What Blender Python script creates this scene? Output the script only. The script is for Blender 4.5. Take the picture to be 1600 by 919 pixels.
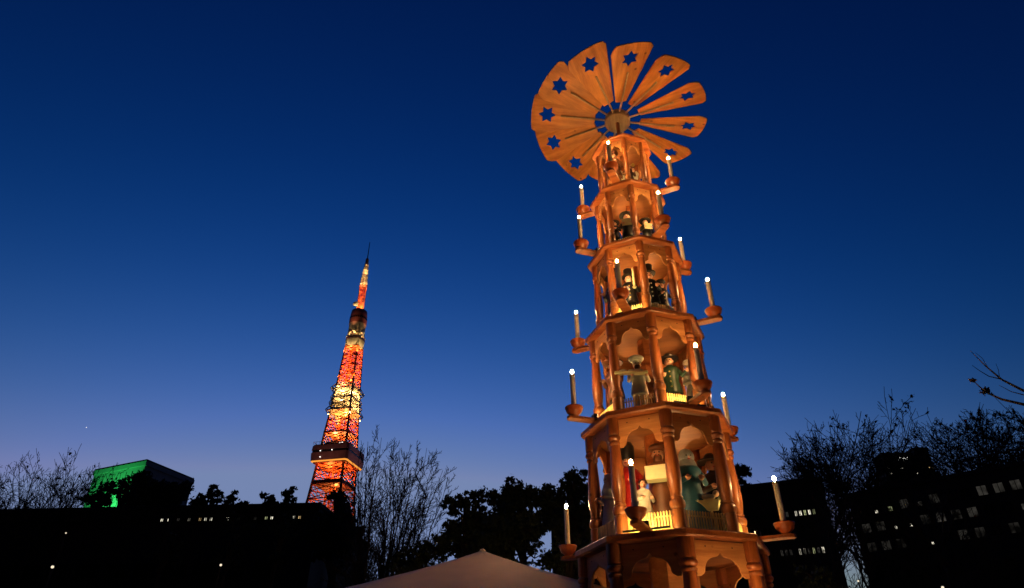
import bpy, bmesh, math, random
import numpy as np
from mathutils import Vector, Matrix
R=math.radians; PI=math.pi
for o in list(bpy.data.objects): bpy.data.objects.remove(o)
S=bpy.context.scene; COL=S.collection
# ------------------------------------------------------------------ camera
F=1021.0; PITCH=R(32.874); EYE=1.6
cam=bpy.data.cameras.new('camera'); camo=bpy.data.objects.new('camera',cam); COL.objects.link(camo)
cam.sensor_width=36; cam.lens=F/1600*36; cam.clip_start=.05; cam.clip_end=20000
camo.location=(0,0,EYE); camo.rotation_euler=(PI/2+PITCH,0,0); S.camera=camo
# ------------------------------------------------------------------ world: dusk sky
W=bpy.data.worlds.new('World'); S.world=W; W.use_nodes=True
nt=W.node_tree; bg=nt.nodes['Background']
sky=nt.nodes.new('ShaderNodeTexSky'); sky.sky_type='NISHITA'; sky.sun_disc=False
sky.sun_elevation=R(-5.5); sky.sun_rotation=R(-10); sky.altitude=0; sky.air_density=2; sky.dust_density=2; sky.ozone_density=3
# a long night exposure with the camera's contrast curve: a power and a gain for each channel of the sky's light
sp_=nt.nodes.new('ShaderNodeSeparateColor'); cb_=nt.nodes.new('ShaderNodeCombineColor'); nt.links.new(sky.outputs[0],sp_.inputs[0])
for i_,(g_,k_) in enumerate(((1.78,4150),(1.17,76),(1.14,79))):
    p_=nt.nodes.new('ShaderNodeMath'); p_.operation='POWER'; p_.inputs[1].default_value=g_
    m_=nt.nodes.new('ShaderNodeMath'); m_.operation='MULTIPLY'; m_.inputs[1].default_value=k_/.15
    c_=nt.nodes.new('ShaderNodeMath'); c_.operation='MINIMUM'; c_.inputs[1].default_value=(.175,.238,.435)[i_]/.15
    nt.links.new(sp_.outputs[i_],p_.inputs[0]); nt.links.new(p_.outputs[0],m_.inputs[0]); nt.links.new(m_.outputs[0],c_.inputs[0]); nt.links.new(c_.outputs[0],cb_.inputs[i_])
nt.links.new(cb_.outputs[0],bg.inputs[0]); bg.inputs[1].default_value=.15
S.view_settings.view_transform='Standard'; S.view_settings.look='None'; S.view_settings.gamma=1
S.view_settings.use_curve_mapping=False; S.view_settings.exposure=0.0
S.render.resolution_x=1024; S.render.resolution_y=588
# ------------------------------------------------------------------ helpers
def ray(u,v):
    yu=459.5-v; c,s=math.cos(PITCH),math.sin(PITCH)
    return Vector((u-800, F*c-yu*s, F*s+yu*c))
def at(u,v,Y):
    d=ray(u,v); k=Y/d.y; return Vector((d.x*k,Y,EYE+d.z*k))
def at_z(u,v,z):
    d=ray(u,v); k=(z-EYE)/d.z; return Vector((d.x*k,d.y*k,z))
def at_d(u,v,D):
    d=ray(u,v).normalized(); return Vector((0,0,EYE))+d*D
def put(o,label=None,cat=None,group=None,kind=None):
    if label: o['label']=label
    if cat: o['category']=cat
    if group: o['group']=group
    if kind: o['kind']=kind
    return o
def empty(name,loc=(0,0,0),rz=0,label=None,cat=None,group=None):
    o=bpy.data.objects.new(name,None); COL.objects.link(o); o.location=loc; o.rotation_euler=(0,0,rz)
    o.empty_display_size=.1
    return put(o,label,cat,group)
def link(name,me,parent=None,loc=(0,0,0),rz=0,rot=None,scale=None):
    o=bpy.data.objects.new(name,me); COL.objects.link(o); o.location=loc
    o.rotation_euler=rot if rot else (0,0,rz)
    if scale: o.scale=scale
    if parent: o.parent=parent
    return o
class MB:
    def __init__(s): s.v=[]; s.f=[]
    def add(s,vs,fs):
        n=len(s.v); s.v+= [tuple(v) for v in vs]; s.f+=[tuple(i+n for i in f) for f in fs]; return s
    def box(s,c,d,rz=0,M=None):
        x,y,z=d[0]/2,d[1]/2,d[2]/2; vs=[]
        for dz in (-z,z):
            for dx,dy in ((-x,-y),(x,-y),(x,y),(-x,y)):
                p=Vector((dx,dy,dz))
                if rz: p.rotate(Matrix.Rotation(rz,3,'Z'))
                if M: p=M@p
                vs.append(p+Vector(c))
        return s.add(vs,[(3,2,1,0),(4,5,6,7),(0,1,5,4),(1,2,6,5),(2,3,7,6),(3,0,4,7)])
    def cbox(s,c,d,b=.005,rz=0):
        # chamfered box (edges along z and top/bottom)
        x,y,z=d[0]/2,d[1]/2,d[2]/2
        def ring(ix,zz): return [(-x+ix+b,-y+ix,zz),(x-ix-b,-y+ix,zz),(x-ix,-y+ix+b,zz),(x-ix,y-ix-b,zz),(x-ix-b,y-ix,zz),(-x+ix+b,y-ix,zz),(-x+ix,y-ix-b,zz),(-x+ix,-y+ix+b,zz)]
        R_=[ring(b,-z),ring(0,-z+b),ring(0,z-b),ring(b,z)]
        vs=[]
        for r in R_:
            for p in r:
                p=Vector(p)
                if rz: p.rotate(Matrix.Rotation(rz,3,'Z'))
                vs.append(p+Vector(c))
        fs=[tuple(range(7,-1,-1)),tuple(range(24,32))]
        for k in range(3):
            for i in range(8):
                j=(i+1)%8; fs.append((k*8+i,k*8+j,k*8+8+j,k*8+8+i))
        return s.add(vs,fs)
    def tube(s,p0,p1,r0,r1=None,n=6,cap=True):
        r1=r0 if r1 is None else r1
        p0=Vector(p0);p1=Vector(p1); d=(p1-p0)
        if d.length<1e-6: return s
        d.normalize(); a=d.orthogonal().normalized(); b=d.cross(a)
        vs=[p0+(a*math.cos(2*PI*i/n)+b*math.sin(2*PI*i/n))*r0 for i in range(n)]+[p1+(a*math.cos(2*PI*i/n)+b*math.sin(2*PI*i/n))*r1 for i in range(n)]
        fs=[(i,(i+1)%n,n+(i+1)%n,n+i) for i in range(n)]
        if cap: fs+=[tuple(range(n-1,-1,-1)),tuple(range(n,2*n))]
        return s.add(vs,fs)
    def path(s,pts,rs,n=6):
        pts=[Vector(p) for p in pts]; vs=[]; a=None
        for i,p in enumerate(pts):
            d=(pts[min(i+1,len(pts)-1)]-pts[max(i-1,0)]).normalized()
            if a is None: a=d.orthogonal().normalized()
            a=(a-d*a.dot(d)); a=a.normalized() if a.length>1e-5 else d.orthogonal().normalized()
            b=d.cross(a)
            vs+=[p+(a*math.cos(2*PI*k/n)+b*math.sin(2*PI*k/n))*rs[i] for k in range(n)]
        fs=[]
        for i in range(len(pts)-1):
            for k in range(n):
                j=(k+1)%n; fs.append((i*n+k,i*n+j,(i+1)*n+j,(i+1)*n+k))
        fs+=[tuple(range(n-1,-1,-1)),tuple(range((len(pts)-1)*n,len(pts)*n))]
        return s.add(vs,fs)
    def lathe(s,prof,n=20,c=(0,0,0),a0=0,M=None,sx=1,sy=1):
        vs=[];fs=[]
        for (r,z) in prof:
            for k in range(n):
                p=Vector((sx*r*math.cos(a0+2*PI*k/n),sy*r*math.sin(a0+2*PI*k/n),z))
                if M: p=M@p
                vs.append(p+Vector(c))
        m=len(prof)
        for i in range(m-1):
            for k in range(n):
                j=(k+1)%n; fs.append((i*n+k,i*n+j,(i+1)*n+j,(i+1)*n+k))
        fs+=[tuple(range(n-1,-1,-1)),tuple(range((m-1)*n,m*n))]
        return s.add(vs,fs)
    def ball(s,c,r,n=12,m=8,sc=(1,1,1),M=None):
        prof=[(max(r*math.sin(PI*i/m),r*.01),-r*math.cos(PI*i/m)) for i in range(m+1)]
        vs=[];
        for (q,z) in prof:
            for k in range(n):
                p=Vector((q*math.cos(2*PI*k/n)*sc[0],q*math.sin(2*PI*k/n)*sc[1],z*sc[2]))
                if M: p=M@p
                vs.append(p+Vector(c))
        fs=[]
        for i in range(m):
            for k in range(n):
                j=(k+1)%n; fs.append((i*n+k,i*n+j,(i+1)*n+j,(i+1)*n+k))
        fs+=[tuple(range(n-1,-1,-1)),tuple(range(m*n,(m+1)*n))]
        return s.add(vs,fs)
    def prism(s,poly,z0,z1):
        n=len(poly)
        return s.add([(x,y,z0) for x,y in poly]+[(x,y,z1) for x,y in poly],[tuple(range(n-1,-1,-1)),tuple(range(n,2*n))]+[(i,(i+1)%n,n+(i+1)%n,n+i) for i in range(n)])
    def mesh(s,name,mat,smooth=None):
        me=bpy.data.meshes.new(name); me.from_pydata([tuple(v) for v in s.v],[],s.f); me.update()
        if mat: me.materials.append(mat)
        if smooth is not None:
            me.shade_smooth(); me.set_sharp_from_angle(angle=R(smooth))
        return me
    def build(s,name,mat,parent=None,smooth=None,**k):
        return link(name,s.mesh(name,mat,smooth),parent,**k)
def cut_plate(name,outlines,th,mat,bev=.004):
    """a flat plate (in its own XY plane, z from -th/2 to th/2) from closed outlines; inner ones are holes"""
    cu=bpy.data.curves.new(name,'CURVE'); cu.dimensions='2D'; cu.fill_mode='BOTH'; cu.extrude=th/2-bev; cu.bevel_depth=bev; cu.bevel_resolution=1; cu.offset=-bev
    for pts in outlines:
        sp=cu.splines.new('POLY'); sp.points.add(len(pts)-1)
        for p,q in zip(sp.points,pts): p.co=(q[0],q[1],0,1)
        sp.use_cyclic_u=True
    o=bpy.data.objects.new(name,cu); COL.objects.link(o)
    me=bpy.data.meshes.new_from_object(o); bpy.data.objects.remove(o); bpy.data.curves.remove(cu)
    me.name=name; me.materials.clear(); me.materials.append(mat); 
    me.polygons.foreach_set('material_index',[0]*len(me.polygons))
    me.shade_smooth(); me.set_sharp_from_angle(angle=R(35))
    return me
# ------------------------------------------------------------------ materials
def newmat(name):
    m=bpy.data.materials.new(name); m.use_nodes=True; return m,m.node_tree,m.node_tree.nodes['Principled BSDF']
def plain(name,col,rough=.6,metal=0,var=.15,scale=8,bump=.0,coat=0,spec=.5):
    m,t,b=newmat(name); N=t.nodes; L=t.links
    tc=N.new('ShaderNodeTexCoord'); no=N.new('ShaderNodeTexNoise'); no.inputs['Scale'].default_value=scale; no.inputs['Detail'].default_value=5
    L.new(tc.outputs['Object'],no.inputs['Vector'])
    cr=N.new('ShaderNodeValToRGB'); c=Vector(col[:3])
    lo=[max(0,x*(1-var)) for x in c]; hi=[min(1,x*(1+var)) for x in c]
    cr.color_ramp.elements[0].position=.3; cr.color_ramp.elements[1].position=.7
    cr.color_ramp.elements[0].color=(*lo,1); cr.color_ramp.elements[1].color=(*hi,1)
    L.new(no.outputs['Fac'],cr.inputs[0]); L.new(cr.outputs[0],b.inputs['Base Color'])
    b.inputs['Roughness'].default_value=rough; b.inputs['Metallic'].default_value=metal; b.inputs['Coat Weight'].default_value=coat; b.inputs['Specular IOR Level'].default_value=spec
    if bump:
        bp=N.new('ShaderNodeBump'); bp.inputs['Strength'].default_value=bump; bp.inputs['Distance'].default_value=.02
        L.new(no.outputs['Fac'],bp.inputs['Height']); L.new(bp.outputs[0],b.inputs['Normal'])
    return m
def wood(name,c0,c1,axis='Z',rough=.42,coat=.25,scale=9,knots=True,kd=(.09,.03,.01),bump=.15):
    m,t,b=newmat(name); N=t.nodes; L=t.links
    tc=N.new('ShaderNodeTexCoord'); oi=N.new('ShaderNodeObjectInfo'); ad=N.new('ShaderNodeVectorMath'); ad.operation='ADD'
    mu=N.new('ShaderNodeMath'); mu.operation='MULTIPLY'; mu.inputs[1].default_value=37
    L.new(oi.outputs['Random'],mu.inputs[0]); L.new(tc.outputs['Object'],ad.inputs[0]); L.new(mu.outputs[0],ad.inputs[1])
    mp=N.new('ShaderNodeMapping'); k=.09
    mp.inputs['Scale'].default_value={'Z':(1,1,k),'X':(k,1,1),'Y':(1,k,1)}[axis]
    L.new(ad.outputs[0],mp.inputs['Vector'])
    n1=N.new('ShaderNodeTexNoise'); n1.inputs['Scale'].default_value=scale; n1.inputs['Detail'].default_value=6; n1.inputs['Distortion'].default_value=.6
    L.new(mp.outputs[0],n1.inputs['Vector'])
    n3=N.new('ShaderNodeTexNoise'); n3.inputs['Scale'].default_value=scale*9; n3.inputs['Detail'].default_value=3; L.new(mp.outputs[0],n3.inputs['Vector'])
    mx=N.new('ShaderNodeMath'); mx.operation='MULTIPLY_ADD'; mx.inputs[1].default_value=.35; L.new(n3.outputs['Fac'],mx.inputs[0]); L.new(n1.outputs['Fac'],mx.inputs[2])
    cr=N.new('ShaderNodeValToRGB'); e=cr.color_ramp.elements; e[0].position=.5; e[1].position=.82; e[0].color=(*c0,1); e[1].color=(*c1,1)
    L.new(mx.outputs[0],cr.inputs[0])
    # broad unevenness of the stain
    n2=N.new('ShaderNodeTexNoise'); n2.inputs['Scale'].default_value=1.7; n2.inputs['Detail'].default_value=3; L.new(ad.outputs[0],n2.inputs['Vector'])
    r2=N.new('ShaderNodeMapRange'); r2.inputs[1].default_value=.3; r2.inputs[2].default_value=.7; r2.inputs[3].default_value=.72; r2.inputs[4].default_value=1.15; L.new(n2.outputs['Fac'],r2.inputs[0])
    ra=N.new('ShaderNodeMapRange'); ra.inputs[3].default_value=.80; ra.inputs[4].default_value=1.18; L.new(oi.outputs['Random'],ra.inputs[0])
    m2=N.new('ShaderNodeMath'); m2.operation='MULTIPLY'; L.new(r2.outputs[0],m2.inputs[0]); L.new(ra.outputs[0],m2.inputs[1])
    vm=N.new('ShaderNodeVectorMath'); vm.operation='SCALE'; L.new(cr.outputs[0],vm.inputs[0]); L.new(m2.outputs[0],vm.inputs['Scale'])
    out=vm.outputs[0]
    if knots:
        vo=N.new('ShaderNodeTexVoronoi'); vo.inputs['Scale'].default_value=2.6; vo.inputs['Randomness'].default_value=1
        L.new(ad.outputs[0],vo.inputs['Vector'])
        r3=N.new('ShaderNodeMapRange'); r3.inputs[1].default_value=.05; r3.inputs[2].default_value=.11; r3.inputs[3].default_value=.85; r3.inputs[4].default_value=0
        L.new(vo.outputs['Distance'],r3.inputs[0])
        mi=N.new('ShaderNodeMix'); mi.data_type='RGBA'; L.new(r3.outputs[0],mi.inputs[0]); L.new(out,mi.inputs[6]); mi.inputs[7].default_value=(*kd,1); out=mi.outputs[2]
    L.new(out,b.inputs['Base Color'])
    b.inputs['Coat Weight'].default_value=coat; b.inputs['Coat Roughness'].default_value=.25
    rr=N.new('ShaderNodeMapRange'); rr.inputs[3].default_value=rough-.1; rr.inputs[4].default_value=rough+.15; L.new(n1.outputs['Fac'],rr.inputs[0]); L.new(rr.outputs[0],b.inputs['Roughness'])
    bp=N.new('ShaderNodeBump'); bp.inputs['Strength'].default_value=bump; bp.inputs['Distance'].default_value=.006; L.new(mx.outputs[0],bp.inputs['Height']); L.new(bp.outputs[0],b.inputs['Normal'])
    return m
def glow(name,col,st):
    m=bpy.data.materials.new(name); m.use_nodes=True; t=m.node_tree; t.nodes.clear()
    e=t.nodes.new('ShaderNodeEmission'); e.inputs[0].default_value=(*col,1); e.inputs[1].default_value=st
    o=t.nodes.new('ShaderNodeOutputMaterial'); t.links.new(e.outputs[0],o.inputs[0]); return m
M={}
M['col']=wood('stained_pine',(.17,.042,.009),(.40,.125,.029),'Z',.42,.32,8,True)
M['slab']=wood('stained_pine_slab',(.22,.055,.012),(.47,.15,.035),'X',.5,.15,7,True)
M['panel']=wood('pale_pine_panel',(.48,.19,.06),(.70,.34,.125),'X',.55,.08,6,True)
M['picket']=wood('picket_pine',(.60,.44,.14),(.74,.56,.22),'Z',.55,.1,10,False)
M['blade']=wood('blade_pine',(.44,.15,.03),(.72,.30,.07),'Y',.55,.08,6,True)
M['rod']=wood('rod_beech',(.40,.27,.15),(.52,.36,.2),'X',.5,.1,12,False)
M['hub']=wood('hub_ply',(.34,.22,.13),(.55,.38,.22),'Y',.6,.05,10,True)
M['ceil']=wood('ceiling_pine',(.27,.085,.022),(.40,.15,.042),'X',.55,.1,6,True)
M['bowl']=wood('bowl_wood',(.34,.075,.018),(.48,.115,.028),'Z',.3,.5,9,False)
M['candle']=plain('candle_tube',(.86,.82,.74),.5,var=.06,scale=30)
M['brass']=plain('brass',(.75,.55,.25),.3,1,.05)
M['black']=plain('black_metal',(.02,.02,.022),.5,.3,.2)
M['bulb']=glow('candle_bulb_glow',(1,.52,.19),1150)
M['lens']=glow('floodlight_lens',(1,.78,.38),10)
# ------------------------------------------------------------------ lamps helper
def lamp(name,kind,loc,col,power,parent=None,target=None,size=.05,spot=None,blend=1):
    l=bpy.data.lights.new(name,kind); l.energy=power; l.color=col
    if kind=='SPOT': l.spot_size=R(spot); l.spot_blend=blend
    l.shadow_soft_size=size
    o=bpy.data.objects.new(name,l); COL.objects.link(o); o.location=loc
    if parent: o.parent=parent
    if target is not None:
        d=Vector(target)-Vector(loc); o.rotation_euler=d.to_track_quat('-Z','Y').to_euler()
    return o
# ------------------------------------------------------------------ ground
g=MB(); n=40
def gz(x,y): return 0
g.add([(-3000,-500,0),(3000,-500,0),(3000,6000,0),(-3000,6000,0)],[(0,1,2,3)])
M['ground']=plain('dark_park_ground',(.05,.045,.04),.9,var=.3,scale=1.5,bump=.3)
put(g.build('ground',M['ground']),kind='structure')
# ================================================================== CHRISTMAS PYRAMID
PX,PY=2.623,11.35; BETA=math.atan2(PX,PY); DEL=8.86
PYR=empty('christmas_pyramid',(PX,PY,0),-BETA,'tall six storey wooden Christmas pyramid with star-cut wind wheel and electric candles, lit orange','christmas pyramid')
Z=[3.79,5.862,7.831,9.635,11.301,12.857]; RP=[1.585,1.368,1.166,1.012,.852,.706]
TH=[.115,.11,.10,.09,.085,.075]
Z=[1.70]+Z; RP=[1.80]+RP; TH=[.13]+TH           # index 0: the platform the base storey stands on (below the frame)
def dirv(a): a=R(a); return Vector((math.sin(a),-math.cos(a),0))
def octo(r,off=0): return [tuple((dirv(45*j+DEL+off)*r)[:2]) for j in range(8)]
def slab(Rr,z,th):
    b=MB(); ch=th*.22; rows=[(Rr-ch*1.1,z),(Rr,z+ch),(Rr,z+th*.8),(Rr-th*.2,z+th)]
    vs=[]
    for r,zz in rows: vs+=[(x,y,zz) for x,y in octo(r)]
    fs=[tuple(range(7,-1,-1)),tuple(range(24,32))]
    for k in range(3):
        for i in range(8):
            j=(i+1)%8; fs.append((k*8+i,k*8+j,k*8+8+j,k*8+8+i))
    return b.add(vs,fs)
COLP=[(1.0,0),(1.0,.17),(.9,.175),(.9,.182),(1.04,.19),(1.12,.205),(1.14,.222),(1.08,.24),(.9,.252),(.82,.258),(.92,.264),(.92,.272),(.80,.278),(.84,.30),(.96,.34),(1.04,.39),(1.06,.44),(1.02,.50),(.95,.57),(.87,.65),(.79,.72),(.76,.76),(.86,.765),(.95,.773),(.95,.783),(.82,.79),(.80,.797),(.96,.804),(1.1,.818),(1.1,.832),(.96,.845),(.84,.85),(.96,.857),(.98,.87),(1.0,.875),(1.0,1.0)]
RC=[1.42,1.19,1.0,.84,.675,.555]; CR=[.125,.108,.096,.083,.071,.060]
sides=[-22.5+45*k for k in range(8)]
def wrap(a): return (a+180)%360-180
for k in range(7):
    slab(RP[k],Z[k],TH[k]).build('floor_plate' if k<6 else 'roof_plate',M['slab'],PYR,smooth=20)
for k in range(6):
    z0=Z[k]+TH[k]; z1=Z[k+1]; h=z1-z0; cr=CR[k]; rc=RC[k]
    # lining board under the plate above
    MB().prism(octo(rc-.06),z1-.022,z1-.001).build('ceiling_board',M['ceil'],PYR)
    cm=MB().lathe([(r*cr,t*(h-.002)) for r,t in COLP],24).mesh('column',M['col'],40)
    for j in range(8):
        d=dirv(45*j+DEL)*rc
        link('column',cm,PYR,(d.x,d.y,z0+.001),rz=j*.7)
    side=2*rc*math.sin(PI/8); w=side-2*cr*.86; ap=rc*math.cos(PI/8)
    hs=.25*h; hw=w/2
    half=[(0,.30),(.05,.37),(.11,.42),(.2,.445),(.3,.46),(.42,.50),(.53,.57),(.61,.66),(.66,.76),(.68,.86),(.73,.93),(.8,.965),(.84,1.0),(1.0,1.0)]
    pts=[(x*hw,-t*hs) for x,t in half]+[(hw,0),(-hw,0)]+[(-x*hw,-t*hs) for x,t in half[::-1][:-1]]
    pm=cut_plate('arch_panel',[pts],.035,M['panel'],.004)
    for a in sides:
        d=dirv(a+DEL)*(ap+.01)
        o=link('arch_panel',pm,PYR,(d.x,d.y,z1-.024),rot=(PI/2,0,R(a+DEL)))
        if abs(wrap(a))<120:
            if k==0 or 'sk%d'%k not in M: M['sk%d'%k]=MB().lathe([(.011,0),(.011,.003),(.006,.006)],8).mesh('screw',M['black'],30)
            for sx_ in (-.55,.5): link('screw',M['sk%d'%k],o,(sx_*hw,-.16*hs,.0175))
    if k==0: continue
    # turntable and picket fences
    MB().lathe([(rc*.78,0),(rc*.80,.01),(rc*.80,.045),(rc*.78,.055)],48,(0,0,z0+.002)).build('turntable',M['slab'],PYR,smooth=30)
    fh=[0,.34,.30,.26,.22,.20][k]; npk=[0,15,13,11,9,7][k]; sp=(w-.02)/npk; pw=sp*.52
    tip=pw*.5
    pk=MB().prism([(-pw/2,-.007),(pw/2,-.007),(pw/2,.007),(-pw/2,.007)],0,fh-tip)
    pk.add([(-pw/2,-.007,fh-tip),(pw/2,-.007,fh-tip),(pw/2,.007,fh-tip),(-pw/2,.007,fh-tip),(0,-.007,fh),(0,.007,fh)],[(0,1,4),(2,3,5),(1,2,5,4),(3,0,4,5)])
    pkm=pk.mesh('picket',M['picket'])
    for a in sides:
        d=dirv(a+DEL)*(ap+.03)
        rail=MB()
        for rz_ in (.22,.78): rail.box((0,.016,fh*rz_),(w-.004,.014,.022))
        fr=rail.build('picket_fence',M['picket'],PYR,loc=(d.x,d.y,z0+.002),rz=R(a+DEL))
        if abs(wrap(a))<70:
            for i in range(npk): link('picket',pkm,fr,((i+.5-npk/2)*sp,0,.003))
        else:
            q=MB()
            for i in range(npk): q.add([(x+(i+.5-npk/2)*sp,y,z+.003) for x,y,z in pk.v],pk.f)
            put(q.build('picket',M['picket'],fr),kind='stuff')
# core: shaft, drums
MB().lathe([(.05,Z[1]),(.05,14.15)],12).build('shaft',M['col'],PYR,smooth=30)
core=MB().prism(octo(.40,22.5),Z[0]+TH[0]+.001,Z[1]-.03); core.build('core_drum',M['panel'],PYR)
core=MB().prism(octo(.25,22.5),Z[1]+TH[1]+.06,Z[2]-.03); core.build('core_drum',M['slab'],PYR)
core=MB().prism(octo(.17,22.5),Z[2]+TH[2]+.06,Z[3]-.03); core.build('core_drum',M['slab'],PYR)
# roof cone on the topmost plate
rv=[(x,y,Z[6]+TH[6]+.001) for x,y in octo(RP[6]-.09)]+[(x,y,Z[6]+.3) for x,y in octo(.10)]
MB().add(rv,[(i,(i+1)%8,8+(i+1)%8,8+i) for i in range(8)]+[tuple(range(8,16)),tuple(range(7,-1,-1))]).build('roof_cone',M['slab'],PYR)
# stand under the base storey (outside the frame)
MB().prism(octo(1.55),0,Z[0]-.002).build('stand',M['slab'],PYR)
# candle arms: bowl, candle, bulb, floodlight
bowlp=[(.05,0),(.062,.012),(.075,.03),(.10,.05),(.128,.075),(.146,.11),(.152,.14),(.160,.15),(.164,.165),(.158,.18),(.140,.18),(.125,.16),(.06,.15),(.0,.15)]
bowlm=MB().lathe(bowlp[:-1]+[(.01,.15)],28).mesh('bowl',M['bowl'],35)
CH=.64
candm=MB().lathe([(.046,.15),(.046,.15+CH)],16).mesh('candle',M['candle'],40)
collm=MB().lathe([(.040,.151+CH),(.050,.158+CH),(.050,.172+CH),(.040,.18+CH),(.030,.185+CH),(.028,.20+CH)],16).mesh('socket',M['brass'],40)
bulbm=MB().ball((0,0,.237+CH),.027,10,7,(1,1,1.5)).mesh('bulb',M['bulb'],60)
BAR=11; UPF=5300; UPG=150
for k in range(0,6):
    top=Z[k]+TH[k]; apo=RP[k]*math.cos(PI/8); L_=.62
    first=(-112.5 if k%2==1 else -157.5)
    for q in range(4):
        a=first+90*q; ang=R(a+DEL)
        out=[]
        r0,r1,hw=apo-.17,apo+.52-.02*k,.085
        pts=[(-hw,-r0),(-hw,-(r1-hw))]+[(-hw*math.cos(t*PI/8),-(r1-hw)-hw*math.sin(t*PI/8)) for t in range(1,8)]+[(hw,-(r1-hw)),(hw,-r0)]
        am=cut_plate('candle_arm',[pts],.055,M['slab'],.006)
        arm=link('candle_arm',am,PYR,(0,0,top+.03),rz=ang)
        c=(0,-(r1-.14),.029)
        link('bowl',bowlm,arm,c); link('candle',candm,arm,c); link('socket',collm,arm,c); link('bulb',bulbm,arm,c)
        # small black floodlight on the arm between bowl and fence
        fl=MB().cbox((0,0,.055),(.13,.07,.08),.006); fl.box((-.05,0,.012),(.012,.03,.025)); fl.box((.05,0,.012),(.012,.03,.025))
        ly=-(apo-.05)
        fo=fl.build('floodlight',M['black'],arm,loc=(0,ly,.028),rot=(0,0,0))
        MB().box((0,.037,.06),(.11,.004,.06)).build('lamp_lens',M['lens'],arm,loc=(0,ly,.028))
        hk=Z[k+1]-Z[k]; gap=apo-RC[k]*math.cos(PI/8); wb=2*RC[k]*math.sin(PI/8)*.8
        yb=-(apo-min(.09,gap*.3))
        MB().box((0,yb,.016),(wb,.03,.028)).build('light_bar',M['black'],arm)
        l_=bpy.data.lights.new('light_bar_lamp','AREA'); l_.shape='RECTANGLE'; l_.size=wb; l_.size_y=.03; l_.energy=BAR*(hk/2.0)**2; l_.color=(1,.66,.22); l_.spread=R(150)
        lo=bpy.data.objects.new('light_bar_lamp',l_); COL.objects.link(lo); lo.parent=arm; lo.location=(0,yb,.034)
        lo.rotation_euler=Vector((0,1.0,.62)).to_track_quat('-Z','Y').to_euler()
# wind wheel
HZ=13.98
HUB=MB().lathe([(.30,0),(.315,.02),(.315,.17),(.30,.19)],32).build('wind_wheel_hub',M['hub'],PYR,loc=(0,0,HZ),rot=(R(-4.2),R(4.2),0),smooth=30)
BR0,BR1=.60,2.16
def arcpts():
    a=R(17.2); pts=[]
    # inner edge
    pts+=[(BR0*math.sin(-R(13)),BR0*math.cos(R(13))-.02),(0,BR0-.05),(BR0*math.sin(R(13)),BR0*math.cos(R(13))-.02)]
    # right edge out to a rounded outer corner
    rr=.16
    pts+=[(math.sin(R(14.5))*(BR1-.20),math.cos(R(14.5))*(BR1-.20))]
    for t in range(1,6):
        an=R(14.5)-R(4.5)*(t/5)**1.0; ra=BR1-.20+.20*math.sin(PI/2*t/5)
        pts.append((math.sin(an)*ra,math.cos(an)*ra))
    for t in range(1,8):
        an=R(10-21.5*t/8); pts.append((math.sin(an)*BR1,math.cos(an)*BR1))
    for t in range(0,4):
        an=-R(11.5)-R(3)*(t/3); ra=BR1-.09*(1-math.cos(PI/2*t/3))
        pts.append((math.sin(an)*ra,math.cos(an)*ra))
    return pts
star=[]
for i in range(12):
    rr=.218 if i%2==0 else .126
    star.append((rr*math.sin(i*PI/6),1.76+rr*math.cos(i*PI/6)))
bm_=cut_plate('blade',[arcpts(),star],.028,M['blade'],.004)
rodm=MB().tube((0,.25,0),(0,1.42,0),.026,.024,8).mesh('rod',M['rod'],40)
FAN0=15.0; FPITCH=21
for i in range(12):
    a=R(FAN0+30*i)
    # local y = radial
    Mz=Matrix.Rotation(a,4,'Z')@Matrix.Translation((0,0,.09))@Matrix.Rotation(R(FPITCH),4,'Y')
    b=link('blade',bm_,HUB); b.matrix_local=Mz@Matrix.Translation((0,0,.045))
    r=link('rod',rodm,HUB); r.matrix_local=Mz@Matrix.Translation((0,0,.0))
# unseen fill lights added on the ground to brighten the wheel and storeys
def fill_uplight(lx,ly,tz,power,cone,col,tx=0):
    h_=MB().cbox((0,0,.22),(.34,.16,.26),.01).build('fill_uplight',M['black'],PYR,loc=(lx,ly,0))
    MB().box((0,.084,.24),(.28,.006,.18)).build('lens',M['lens'],h_)
    lamp('fill_uplight_lamp','SPOT',(lx,ly+.12,.42),col,power,PYR,target=(tx,0,tz),size=.12,spot=cone)
fill_uplight(-7.0,-3.2,14.1,UPF,24,(1,.48,.105),-.9); fill_uplight(3.0,-6.6,14.1,UPF*.22,25,(1,.46,.12),-.8)
fill_uplight(-2.6,-4.6,6.5,UPG,75,(1,.52,.20)); fill_uplight(2.8,-4.8,6.0,UPG*.45,75,(1,.5,.18))
# ================================================================== CARVED FIGURES ON THE TURNTABLES
M['skin']=plain('painted_skin',(.72,.42,.28),.45,var=.05); M['skin_dark']=plain('painted_brown_skin',(.40,.2,.12),.45,var=.05)
M['white_p']=plain('white_paint',(.72,.68,.58),.5,var=.08); M['cream']=plain('cream_paint',(.70,.64,.36),.5,var=.08)
M['black_p']=plain('black_paint',(.012,.012,.014),.35,var=.2); M['red_p']=plain('red_paint',(.38,.015,.012),.3,var=.1,coat=.4)
M['teal_p']=plain('teal_paint',(.03,.13,.20),.4,var=.1); M['green_p']=plain('dark_green_paint',(.02,.05,.03),.4,var=.2)
M['brown_p']=plain('brown_paint',(.14,.05,.02),.45,var=.15); M['blue_p']=plain('blue_paint',(.03,.10,.25),.4,var=.1)
M['grey_p']=plain('grey_paint',(.25,.25,.27),.5,var=.1); M['fur']=plain('grey_fur_paint',(.35,.25,.2),.7,var=.3,scale=40)
M['leaf_p']=plain('palm_paint',(.06,.12,.04),.5); M['bluegrey']=plain('hood_paint',(.25,.30,.33),.5); M['gold']=plain('gold_paint',(.6,.42,.12),.3,.6,.05)
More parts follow.
